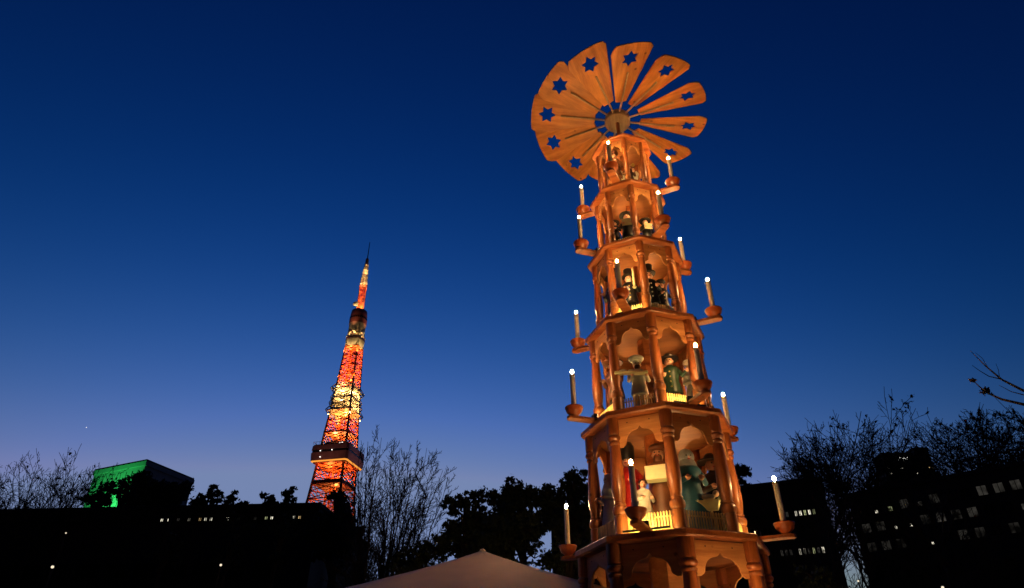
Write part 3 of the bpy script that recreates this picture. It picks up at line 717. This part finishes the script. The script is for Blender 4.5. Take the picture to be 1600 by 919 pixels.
def bare_tree(label,base,H,seed,spread=.6,lean=(0,0,0),kids=(9,7,6,4),maxlev=4,r=.28,leaf=0,leafsize=.12,up=.08,trunkf=.45,wig=.14,group='bare winter trees',name='bare_tree',rmin=.014,ang=None,start=.35,env=None):
    t=empty(name,base,0,label,'tree',group); T=Tree(seed)
    if env: T.env=((0,0,H*(1-env[1])),H*env[0],H*env[1])
    d=(Vector((0,0,1))+Vector(lean)).normalized()
    T.grow(Vector((0,0,-.1)),d,H*trunkf*1.55,r,0,maxlev,kids,up,wig,ang or (spread,spread*.95,.7,.75),rmin=rmin,lf=(.45,.68),start=start)
    T.a.build('trunk',M['bark'],t,smooth=60); T.b.build('crown',M['bark'],t)
    if leaf:
        rs=random.Random(seed+1); tips=rs.sample(T.tips,min(leaf,len(T.tips)))
        put(link('leaves',leaves_mesh('leaves',[tuple(a) for a,_ in tips],[.24]*len(tips),[7]*len(tips),leafsize,seed,M['leafb'],1.0),t),kind='stuff')
    return t
def vase_tree(label,base,stems,seed,rmin=.011,kids=(0,9,6,4),group='bare winter trees'):
    """many long ascending stems from one low fork; stems: list of end points relative to the base"""
    t=empty('bare_tree',base,0,label,'tree',group); T=Tree(seed); rs=T.rs
    T.a.path([(0,0,-.1),(0.05,0,1.2),(.1,.05,2.6)],[.42,.34,.3],8)
    for e in stems:
        e=Vector(e); p0=Vector((.1+rs.uniform(-.1,.1),rs.uniform(-.1,.1),2.2+rs.uniform(-.6,.4))); n=9; pts=[];rr=[]
        bow=Vector((rs.uniform(-.3,.3),rs.uniform(-.6,.6),0))
        for i in range(n+1):
            f=i/n; p=p0.lerp(e,f)+bow*math.sin(PI*f)*1.0+Vector((0,0,-1))*math.sin(PI*f)*.45+rdir(rs)*.12*(1 if 0<i<n else 0); pts.append(p); rr.append(max(rmin,.12*(1-f)**1.0))
        T.b.path(pts,rr,5)
        L=(e-p0).length
        for k in range(17):
            f=.2+.76*(k+rs.random())/17; i=min(int(f*n),n-1); b0=pts[i].lerp(pts[i+1],f*n-i); dr=(pts[i+1]-pts[i]).normalized()
            sd=rdir(rs); sd=(sd-dr*sd.dot(dr)).normalized(); a=rs.uniform(.35,.75)
            T.grow(b0,(dr*math.cos(a)+sd*math.sin(a)).normalized(),L*.27*(1.1-f*.85),max(rmin,rr[i]*.33),2,4,(0,0,5,3),.035,.13,(0,0,.55,.6),rmin,(.4,.65),.15)
    T.a.build('trunk',M['bark'],t,smooth=60); T.b.build('crown',M['bark'],t); return t
def leafy_tree(label,base,H,clumps,seed,size=.16,dens=420,group='evergreen trees behind the tent',name='evergreen_tree'):
    """clumps: (dx,dy,z,r) relative to the base"""
    t=empty(name,base,0,label,'tree',group); rs=random.Random(seed); tk=MB(); lm=MB()
    tk.path([(0,0,-.1),(rs.uniform(-.2,.2),rs.uniform(-.2,.2),H*.3),(rs.uniform(-.3,.3),rs.uniform(-.3,.3),H*.6),(0,0,H*.8)],[.035*H*.6,.028*H*.6,.02*H*.6,.01*H*.5],8)
    cc=[];rr=[];nn_=[]
    for (x,y,z,r) in clumps:
        z0=max(H*.2,z-abs(x)*.8-r*1.2); lm.path([(x*.05,y*.05,min(z0,H*.7)),(x*.45,y*.45,z-r*.6),(x,y,z)],[.012*H*.6,.008*H*.6,.02],5)
        # every clump is a cloud of smaller tufts with gaps between them
        m=max(9,int(13*r*r)+6)
        for i in range(m):
            d=rdir(rs)*r*1.12*(rs.random()**.4); d.z*=.8; cc.append((x+d.x,y+d.y,z+d.z)); q=r*rs.uniform(.28,.62); rr.append(q); nn_.append(int(dens*.36*q*q+12))
            if i%3==0: lm.path([(x,y,z-r*.3),(x+d.x*.6,y+d.y*.6,z+d.z*.5),cc[-1]],[.03,.02,.012],3)
    tk.build('trunk',M['bark'],t,smooth=60); lm.build('limb',M['bark'],t)
    put(link('crown',leaves_mesh('crown',cc,rr,nn_,size,seed,M['leafd']),t),kind='stuff')
    return t
def auto_clumps(rs,w,zlo,zhi,n,rl,rh,depth=.7):
    out=[]
    for i in range(n):
        a=rs.uniform(-1,1); z=rs.uniform(0,1); ww=w*math.sqrt(max(.15,1-(2*z-1)**2*.8)); out.append((a*ww,rs.uniform(-1,1)*w*depth,zlo+(zhi-zlo)*z,rs.uniform(rl,rh)))
    return out
def px_tree(label,u0,u1,vt,vb,Y,seed,n=16,base_z=0,rl=.9,rh=1.7,**k):
    """a leafy tree whose crown spans the picture columns u0..u1 and rows vt..vb at depth Y"""
    rs=random.Random(seed); c=at((u0+u1)/2,(vt+vb)/2,Y); l=at(u0,(vt+vb)/2,Y); r_=at(u1,(vt+vb)/2,Y); top=at((u0+u1)/2,vt,Y).z; bot=at((u0+u1)/2,vb,Y).z
    w=(r_.x-l.x)/2; k_=w/4.0
    cl=auto_clumps(rs,max(.2,w-rh*.4*k_),bot-base_z+rl*k_*.5,top-base_z-rh*.55*k_,n,rl*k_,rh*k_)
    return leafy_tree(label,(c.x,Y,base_z),top-base_z,cl,seed,**k)
# evergreens behind the tent, left to right
px_tree('dark evergreen low in front of the bare tree, left of the tent top',602,712,838,920,30,11,15,size=.09,dens=900)
px_tree('rounded dark evergreen behind the tent ridge, right of the bare tree',690,775,766,905,32,12,36,size=.10,dens=900)
px_tree('bushy dark evergreen just right of the rounded one behind the tent ridge',735,850,795,905,30,13,30,size=.10,dens=900)
px_tree('tallest wide evergreen with lumpy top behind the tent',762,872,743,850,36,14,36,size=.12,dens=800)
px_tree('dark evergreen whose top shows between the wide one and the pyramid',848,935,740,830,38,15,30,size=.12,dens=800)
px_tree('dark evergreen close behind the left edge of the pyramid',845,930,800,925,29,16,18,size=.10,dens=900)
px_tree('evergreen top seen past the right side of the pyramid',1112,1182,732,790,75,17,14,size=.2,dens=260)
px_tree('dark evergreen filling the dip between the rounded and the tallest evergreens',705,790,778,900,34,18,26,size=.10,dens=800)
# the vase shaped bare tree left of the tent
bt=at(585,880,34); base=Vector((bt.x,34,0))
st=[]
for (u,v,dy) in [(560,700,2),(575,690,-1),(596,684,1.5),(612,695,-2),(625,700,2),(640,712,0),(655,702,-1),(667,700,2.2),(683,712,-1.5),(692,735,1),(700,745,-1),(655,760,2),(632,740,-2.5),(586,720,-2.5),(566,745,2.5),(605,735,3),(676,770,-2),(560,790,-2)]:
    q=at(u,v,34+dy)-base; st.append(tuple(q))
vase_tree('big bare tree with many long upswept stems between the orange tower and the tent',base,st,21)
# small trees along the roofline at the left
px_tree('small dark tree behind the roof, just right of the green lit block',300,350,762,800,72,31,12,size=.2,dens=260,group='small trees behind the long roof')
px_tree('second small tree behind the roof, right of the one by the green lit block',346,388,771,800,72,32,9,size=.2,dens=260,group='small trees behind the long roof')
px_tree('low round tree behind the roof, midway to the orange tower',400,434,771,800,74,33,9,size=.2,dens=260,group='small trees behind the long roof')
px_tree('tall thin tuft of a tree behind the roof, left of the orange tower',434,462,752,795,74,34,8,size=.2,dens=240,group='small trees behind the long roof',rl=1.2,rh=1.9)
px_tree('dark conical tree in front of the feet of the orange tower',500,552,768,860,60,35,18,size=.17,dens=330,group='small trees behind the long roof')
px_tree('dark tree under the orange tower, at the end of the long roof',478,572,792,900,52,36,22,size=.15,dens=360,group='small trees behind the long roof')
px_tree('dark tree crown standing before the green lit wall',175,232,728,790,66,37,12,size=.16,dens=330,group='trees before the green lit block')
for i_,(u0_,u1_,vt_,vb_,lb_) in enumerate(((225,300,796,880,'dark tree in front of the long building, left one of three'),(330,392,800,890,'dark tree in front of the long building, middle one of three'),(402,470,797,885,'dark tree in front of the long building, right one of three'))):
    px_tree(lb_,u0_,u1_,vt_,vb_,48,90+i_,8,size=.12,dens=70,group='small trees before the long building')
px_tree('broad dark crown hiding the lower right part of the green lit wall',185,240,740,800,63,45,12,size=.16,dens=330,group='trees before the green lit block')
px_tree('low dark shrubby crown at the left foot of the green lit wall',130,185,752,795,64,38,12,size=.16,dens=330,group='trees before the green lit block')
px_tree('dark mass of foliage below the dark side of the green lit block',215,300,752,800,66,39,18,size=.17,dens=330,group='trees before the green lit block')
# bare trees left
for i,(u,v,Y,sd,lb) in enumerate([(20,705,62,41,'bare twiggy tree at the far left edge'),(75,712,64,42,'bare tree second from the left edge'),(112,700,66,43,'taller bare tree left of the green lit block'),(165,700,60,44,'bare tree whose twigs cross the green lit wall'),(-20,715,60,46,'bare tree cut off by the left edge of the picture')]):
    q=at(u,v,Y); bare_tree(lb,(q.x,Y,0),q.z*1.0,sd,spread=.62,kids=(10,7,5,3),r=.2,leaf=40,leafsize=.13,rmin=.017,start=.35,env=(.26,.36))
# bare trees right
for i,(u,v,Y,sd,lb,lf,sp,ex) in enumerate([(1238,698,76,51,'slender pale bare tree behind the box-shaped office',0,.6,.15),(1302,672,70,52,'bare tree left of the big round-crowned one',60,.85,.27),(1352,641,66,53,'big round-crowned bare tree, the tallest at the right',200,.9,.36),(1412,652,70,54,'bare tree in front of the lit high-rise',200,.85,.30),(1495,660,69,55,'bare tree standing behind the long office at the right',300,.8,.27),(1580,655,66,56,'bare tree with clinging leaves at the right edge',480,.8,.27),(1325,735,72,57,'low bare tree filling the gap between the two dark offices',0,.8,.2)]):
    q=at(u,v,Y); bare_tree(lb,(q.x,Y,0),q.z*1.03,sd,spread=sp,kids=(16,8,5,4) if sd in (53,54) else ((26,10,7,4) if v<720 else (9,5,4,3)),up=.03,wig=.2,r=.34,leaf=lf,leafsize=.16,rmin=.024,start=.42,group='bare trees at the right',env=(ex,.27 if v<720 else .4),trunkf=.5)
q=at(1405,745,44); bare_tree('slender bare tree standing in front of the long office, below the lit high-rise',(q.x,44,0),q.z,58,spread=.6,kids=(14,7,5,4),up=.06,wig=.16,r=.16,rmin=.014,start=.3,group='bare trees at the right',env=(.3,.42),trunkf=.55)
q=at(1290,775,40); bare_tree('small bare tree in front of the box-shaped office',(q.x,40,0),q.z,59,spread=.6,kids=(14,7,5,3),up=.06,wig=.16,r=.14,rmin=.012,start=.3,group='bare trees at the right',env=(.3,.42),trunkf=.55)
# near branch reaching in from the right: the tree stands outside the frame
tb=empty('near_bare_tree',(13.2,11.5,0),0,'near tree outside the right edge with only a few thin twigs reaching into view','tree')
MB().path([(0,0,-.1),(.05,0,2.5),(.0,.1,5),(.1,0,7.4),(.3,0,9.5)],[.22,.18,.14,.1,.05],10).build('trunk',M['bark'],tb,smooth=60)
b=MB(); org=Vector((13.2,11.5,0))
def br(pts,r0,r1,Y=11.5):
    q=[at(u,v,Y+dy)-org for u,v,dy in pts]; b.path(q,[r0+(r1-r0)*i/(len(q)-1) for i in range(len(q))],6)
br([(1790,690,0),(1700,650,0),(1640,623,0),(1598,610,.1),(1565,593,.2),(1540,572,.2),(1516,548,.3)],.05,.005)
br([(1566,593,.2),(1545,588,.1),(1530,579,0),(1519,571,-.1)],.012,.004)
br([(1545,577,.2),(1535,560,.3),(1524,551,.4)],.008,.003)
br([(1562,592,.2),(1560,578,.3),(1556,568,.3)],.007,.003)
br([(1790,700,0),(1690,655,-.2),(1640,640,-.2),(1599,632,-.2),(1565,624,-.1),(1545,615,0),(1530,604,.1),(1521,595,.1)],.045,.006)
br([(1640,622,0),(1599,617,.3),(1580,612,.3),(1561,602,.3)],.015,.004)
b.build('branch',M['bark'],tb,smooth=60)
rs=random.Random(8); cc=[at(u,v,11.5)-org for u,v in ((1522,594),(1537,611),(1543,612),(1540,609))]
put(link('leaves',leaves_mesh('leaves',[tuple(c) for c in cc],[.07,.09,.1,.07],[16,18,18,12],.05,7,M['leafb'],.6),tb),kind='stuff')
# ================================================================== BUILDINGS
M['dwall']=plain('dark_cladding',(.022,.02,.02),.8,var=.2,scale=.4)
M['dglass']=plain('dark_window_glass',(.012,.013,.016),.25,var=.1,scale=.3,spec=.3)
M['pglass']=plain('pale_blind_glass',(.09,.09,.09),.5,var=.6,scale=.6)
M['roofm']=plain('dark_roof',(.02,.018,.018),.8,var=.2)
def glow_var(name,col,st,sc=1.6):
    m=glow(name,col,st); t=m.node_tree; e=[n for n in t.nodes if n.type=='EMISSION'][0]
    tc=t.nodes.new('ShaderNodeTexCoord'); oi=t.nodes.new('ShaderNodeObjectInfo'); ad=t.nodes.new('ShaderNodeVectorMath'); ad.operation='ADD'
    mu=t.nodes.new('ShaderNodeMath'); mu.operation='MULTIPLY'; mu.inputs[1].default_value=53; t.links.new(oi.outputs['Random'],mu.inputs[0]); t.links.new(tc.outputs['Object'],ad.inputs[0]); t.links.new(mu.outputs[0],ad.inputs[1])
    n=t.nodes.new('ShaderNodeTexNoise'); n.inputs['Scale'].default_value=sc; n.inputs['Detail'].default_value=4; t.links.new(ad.outputs[0],n.inputs['Vector'])
    r=t.nodes.new('ShaderNodeMapRange'); r.inputs[1].default_value=.38; r.inputs[2].default_value=.66; r.inputs[3].default_value=.03; r.inputs[4].default_value=st*1.5; t.links.new(n.outputs['Fac'],r.inputs[0]); r.inputs[3].default_value=st*.08; t.links.new(r.outputs[0],e.inputs[1]); return m
M['lit_w']=glow_var('lit_window_white',(1,.93,.72),1.2); M['lit_y']=glow_var('lit_window_yellow',(1,.66,.28),.8); M['lit_d']=glow_var('dim_window',(.8,.74,.64),.04,1.1); M['lit_e']=glow_var('faint_window',(.8,.74,.64),.018,1.1); M['lit_g']=glow_var('lit_window_green',(.75,.8,.4),.5)
def wall_block(name,label,cat,A,B,H,D,floors,mat='dwall',group=None,base=0):
    """a building whose front top edge runs from A to B (x,y); it extends D metres back; floors: rows of (z, height, [(s0,s1,glass)]) with s in metres from A"""
    A=Vector((A[0],A[1],0)); B=Vector((B[0],B[1],0)); d=B-A; L=d.length; rz=math.atan2(d.y,d.x)
    t=empty(name,A,rz,label,cat,group)
    MB().box((L/2,D/2,(H+base)/2),(L,D,H-base)).build('wall',M[mat],t)
    MB().box((L/2,D/2,H+.18),(L+.3,D+.3,.34)).build('roof_slab',M['roofm'],t)
    cache={}
    for (z,h,wins) in floors:
        for (s0,s1,gl) in wins:
            w=s1-s0; key=(round(w,2),h)
            if key not in cache:
                fb=MB(); e=.06
                fb.box((0,-.05,h-e/2),(w,.1,e)); fb.box((0,-.05,e/2),(w,.1,e)); fb.box((-w/2+e/2,-.05,h/2),(e,.1,h-2*e-.004)); fb.box((w/2-e/2,-.05,h/2),(e,.1,h-2*e-.004)); fb.box((0,-.05,h/2),(e*.8,.08,h-2*e-.004))
                cache[key]=(fb.mesh('window',M['roofm']),{})
            fm,pc=cache[key]
            if gl not in pc: pc[gl]=MB().box((0,-.02,h/2),(w-.13,.03,h-.13)).mesh('pane',M[gl])
            f=link('window',fm,t,((s0+s1)/2,-.002,z)); link('pane',pc[gl],f)
    return t
rs=random.Random(77)
def row(L,w,gap,fn,off=1.0):
    out=[];s=off;i=0
    while s+w<L-off: out.append((s,s+w,fn(i,s))); s+=w+gap; i+=1
    return out
def xy(u,v,H):
    p=at_z(u,v,H+EYE); return (p.x,p.y)
# long low building at the left
A=xy(-160,800,15.2); B=xy(500,786,15.2); LL=(Vector(B)-Vector(A)).length
def litl(i,s):
    fr=s/LL
    return 'dglass'
def facade(A_,d_,L_,u,v):
    d=ray(u,v); best=None
    for i in range(900):
        s_=L_*i/899; p_=A_+d_*s_; k_=p_.y/d.y; e=abs(d.x*k_-p_.x)
        if best is None or e<best[0]: best=(e,s_,EYE+d.z*k_)
    return best[1],best[2]
Av=Vector((A[0],A[1],0)); dv=(Vector((B[0],B[1],0))-Av).normalized()
zl=facade(Av,dv,LL,340,811)[1]
want=[(facade(Av,dv,LL,u,811)[0],g_) for u,g_ in ((252,'lit_w'),(263,'lit_w'),(281,'lit_d'),(297,'lit_w'),(311,'lit_y'),(320,'lit_w'),(334,'lit_w'),(355,'lit_w'),(372,'lit_d'),(397,'lit_d'),(421,'lit_g'),(429,'lit_w'),(457,'lit_w'),(465,'lit_y'))]
def litl(i,s_):
    for w_,g_ in want:
        if abs(s_+.19-w_)<.24: return g_
    return 'dglass'
fl=[(zl-.2,.36,row(LL,.34,.14,litl))]
for fz in (2.2,5.2,8.2,11.0): fl.append((fz,1.2,row(LL,1.9,.6,lambda i,s_:'dglass')))
wall_block('long_low_building','long dark flat-roofed building running along the left under the trees','building',A,B,15.2+EYE-.34,16,fl)
# green lit block behind it
M['gwall']=plain('pale_tile_wall',(.45,.46,.44),.7,var=.08,scale=.8,bump=.1)
HG=38
c0=Vector((*xy(230,717,HG),0)); c1=Vector((*xy(148,733,HG),0)); c2=Vector((*xy(305,748,HG),0))
gb=empty('green_lit_block',c0,0,'tall block whose left wall is floodlit green, behind the trees at the left','building')
e1=(c1-c0); e2=(c2-c0); 
def quadbox(b,f,z0,z1):
    o_=Vector((0,0,0)); q=[o_,e2,e1+e2,e1]; cen=(e1+e2)/2
    q=[cen+(p_-cen)*f for p_ in q]
    return b.add([p_+Vector((0,0,z0)) for p_ in q]+[p_+Vector((0,0,z1)) for p_ in q],[(3,2,1,0),(4,5,6,7),(0,1,5,4),(1,2,6,5),(2,3,7,6),(3,0,4,7)])
quadbox(MB(),.97,0,HG+EYE-1.1).build('wall',M['gwall'],gb)
quadbox(MB(),1.0,HG+EYE-1.1,HG+EYE-.3).build('cornice',M['gwall'],gb)
quadbox(MB(),.985,HG+EYE-.29,HG+EYE).build('roof',M['roofm'],gb)
n1=e1.normalized(); out1=Vector((n1.y,-n1.x,0)); 
if out1.dot(-e2)<0: out1=-out1
b=MB()
for i in range(1,9):
    p_=e1*(i/9)*.97+e2*.015+e1*.015; b.box((p_.x,p_.y,(HG)/2),(.28,.28,HG-.6),rz=math.atan2(n1.y,n1.x))
b.build('pilaster',M['gwall'],gb)
mid=e1*.35+out1*6
lamp('green_floodlight','SPOT',(mid.x,mid.y,HG-9),(.05,1,.2),5200,gb,target=tuple(e1*.5+Vector((0,0,HG-2))),size=.4,spot=120)
# box-shaped office right of the pyramid
H2=18
A2=xy(860,794,H2); B2=xy(1281,745,H2); L2=(Vector(B2)-Vector(A2)).length
A2v=Vector((*A2,0)); d2=(Vector((*B2,0))-A2v).normalized()
def s2(u,z): 
    # where the column u of the picture meets the facade
    best=None
    for i in range(400):
        s_=L2*i/399; p_=A2v+d2*s_; Y=p_.y*math.cos(PITCH)+(z-EYE)*math.sin(PITCH); uu=800+F*p_.x/Y
        if best is None or abs(uu-u)<best[0]: best=(abs(uu-u),s_)
    return best[1]
fl=[]
def z_at(u,v,s_): 
    p_=A2v+d2*s_; d=ray(u,v); return EYE+d.z*(p_.y/d.y)
zrow1=z_at(1262,802,s2(1262,13)); zrow2=z_at(1288,861,s2(1288,9))
rs=random.Random(5)
def fn1(i,s_):
    return rs.choice(('lit_w','lit_g','lit_d','lit_w','dglass')) if s2(1226,13)<s_<s2(1304,13) else 'dglass'
def fn2(i,s_):
    return rs.choice(('lit_w','lit_g','lit_w','lit_d')) if s2(1262,9)<s_<s2(1316,9) else ('lit_d' if s2(1232,9)<s_<s2(1255,9) else 'dglass')
fl=[(zrow1-.3,.55,row(L2,.30,.07,fn1,.8)),(zrow2-.3,.6,row(L2,.30,.07,fn2,.8)),((zrow1+zrow2)/2,.7,row(L2,.85,.22,lambda i,s_:'dglass',.8)),(zrow2*2/2-3.3,.7,row(L2,.85,.22,lambda i,s_:'dglass',.8))]
ob=wall_block('box_office','plain dark box-shaped office behind the right side of the pyramid','building',A2,B2,H2+EYE-.34,14,fl)
# long office at the far right with rows of windows
H3=19
A3=xy(1322,772,H3); B3=xy(1720,718,H3-1.0); A3v=Vector((*A3,0)); d3=(Vector((*B3,0))-A3v); L3=d3.length; d3.normalize()
def z3(u,v):
    best=None
    d=ray(u,v)
    for i in range(600):
        s_=L3*i/599; p_=A3v+d3*s_; k_=p_.y/d.y
        e=abs(d.x*k_-p_.x)
        if best is None or e<best[0]: best=(e,s_,EYE+d.z*k_)
    return best[1],best[2]
rows=[z3(1500,772)[1],z3(1500,803)[1],z3(1500,836)[1]]; rs=random.Random(15)
fl=[]
for zz in rows+[rows[-1]-2.6,rows[-1]-5.2]:
    top=zz==rows[0]
    def fn(i,s,zz=zz):
        q=rs.random()
        if zz not in rows: return 'dglass'
        
        u_=800+F*(A3v+d3*i*1.30).x/((A3v+d3*i*1.30).y*math.cos(PITCH)+zz*math.sin(PITCH))
        if zz==rows[0] and u_>1495: return rs.choice(('lit_d','lit_d','lit_e'))
        return 'lit_e' if q<.5 else ('lit_d' if q<.58 else ('pglass' if q<.6 else 'dglass'))
    fl.append((zz-.5,.95,row(L3,.86,.44,fn,.6)))
o3=wall_block('long_office','long dark office with rows of square windows along the right edge','building',A3,B3,H3+EYE-.34,16,fl)
for (u,v,g_,sc_) in ((1373,778,'lit_w',.35),(1378,784,'lit_g',.5),(1399,813,'lit_w',.35),(1413,811,'lit_w',.4),(1456,833,'lit_w',.55),(1463,842,'lit_w',.25),(1440,775,'lit_d',.5),(1589,772,'lit_d',.6)):
    s_,z_=z3(u,v)
    c_=min((f for f in o3.children if f.name.split('.')[0]=='window'),key=lambda f:abs(f.location.x-s_)+abs(f.location.z+.9-z_)*1.5)
    c_.scale=(sc_,1,sc_)
    for c in c_.children: me=c.data.copy(); me.materials[0]=M[g_]; c.data=me
# roof frame of that office
s_a,_=z3(1520,744); b=MB(); zr=H3+EYE
for i in range(9):
    s_=s_a+i*2.3; b.tube((s_,1.5,zr),(s_,1.5,zr+1.5),.06,n=6); b.tube((s_,1.5,zr+1.45),(s_+1.2,1.5,zr+.1),.04,n=5)
b.tube((s_a-.5,1.5,zr+1.5),(s_a+20,1.5,zr+1.5),.08,n=6)
b.build('roof_frame',M['roofm'],o3)
# high-rise beyond the trees
D4=330
def hr(name,label,u0,u1,vt,seed,dens):
    A4=at(u0,vt,D4); B4=at(u1,vt,D4); H=A4.z; L=B4.x-A4.x; t=empty(name,(A4.x,D4,0),0,label,'high-rise','dark high-rise blocks beyond the trees')
    MB().box((L/2,5,H/2),(L,10,H)).build('wall',M['dwall'],t); MB().box((L/2,5,H+.6),(L+.6,10.6,1.1)).build('roof_slab',M['roofm'],t)
    rs=random.Random(seed); cache={}
    n=int(L/3.0)
    for fz in range(int(H-7),int(H-46),-3):
        for i in range(n):
            q=rs.random()
            g_='dglass' if q>dens else rs.choice(('lit_w','lit_y','lit_d','lit_d'))
            if g_ not in cache: cache[g_]=MB().box((0,-.02,.8),(2.3,.1,.9)).mesh('pane',M[g_])
            if 'f' not in cache: cache['f']=MB().box((0,-.0,.8),(2.8,.12,1.8)).mesh('window',M['roofm'])
            f=link('window',cache['f'],t,((i+.6)*L/n*.97,0,fz)); link('pane',cache[g_],f,(0,-.06,0))
    return t,L,H
t,L,H=hr('high_rise','dark high-rise with a white roof sign and scattered lit rooms, left one of the pair',1378,1426,711,4,.5)
b=MB()
# small unreadable lit sign: strokes of light
for (x0,z0,x1,z1) in ((0,0,0,2),(0,2,1.6,2),(0,1,1.3,1),(0,0,1.6,0),(2.2,0,3.4,2),(2.2,2,3.4,0),(4.1,0,4.1,2),(4.1,2,5.6,2),(4.1,1,5.4,1),(4.1,0,5.6,0)):
    b.tube((x0,0,z0),(x1,0,z1),.22,n=4)
b.build('roof_sign',glow('sign_white',(1,.97,.9),2.2),t,loc=(L*.46,-.6,H-3.6))
hr('high_rise','dark high-rise with thin warm rows of light, right one of the pair',1427,1450,703,6,.6)
# star low in the sky
p=at_d(135,668,6000)
sb=MB().ball((0,0,0),3.2,10,8).build('evening_star',glow('star_glow',(1,.95,.9),1.2),None,smooth=60,loc=tuple(p)); put(sb,'single bright evening star low over the left-hand trees','star')
# path lamps and glimmers in the dark park
M['bulbw']=glow('lamp_globe_glow',(1,.85,.6),1.1)
def park_lamp(u,v,Y,label,r=.05):
    p_=at(u,v,Y); t=empty('park_lamp',(p_.x,p_.y,0),0,label,'street lamp','small park lamps in front of the dark buildings')
    MB().tube((0,0,0),(0,0,p_.z-r),.05,.035,8).build('post',M['black'],t,smooth=40); MB().ball((0,0,p_.z),r,10,8).build('globe',M['bulbw'],t,smooth=60)
    MB().lathe([(r*.9,p_.z+r*.8),(r*1.3,p_.z+r*.9),(r*.3,p_.z+r*1.6)],10).build('cap',M['black'],t)
park_lamp(82,886,30,'low park lamp at the bottom left',.06)
park_lamp(103,833,45,'small park lamp above the lowest left one',.045)
park_lamp(345,883,30,'brightest small park lamp, below the middle of the long dark building',.05)
park_lamp(562,860,40,'small park lamp at the foot of the big bare tree',.04)
park_lamp(1473,918,30,'park lamp on the bottom edge at the right',.055)
park_lamp(1341,908,32,'park lamp glinting through twigs at the bottom right',.04)
px_tree('low bush faintly lit yellow-green at the bottom right of the pyramid',1232,1330,885,960,24,61,16,size=.08,dens=900,group=None,name='lit_bush')
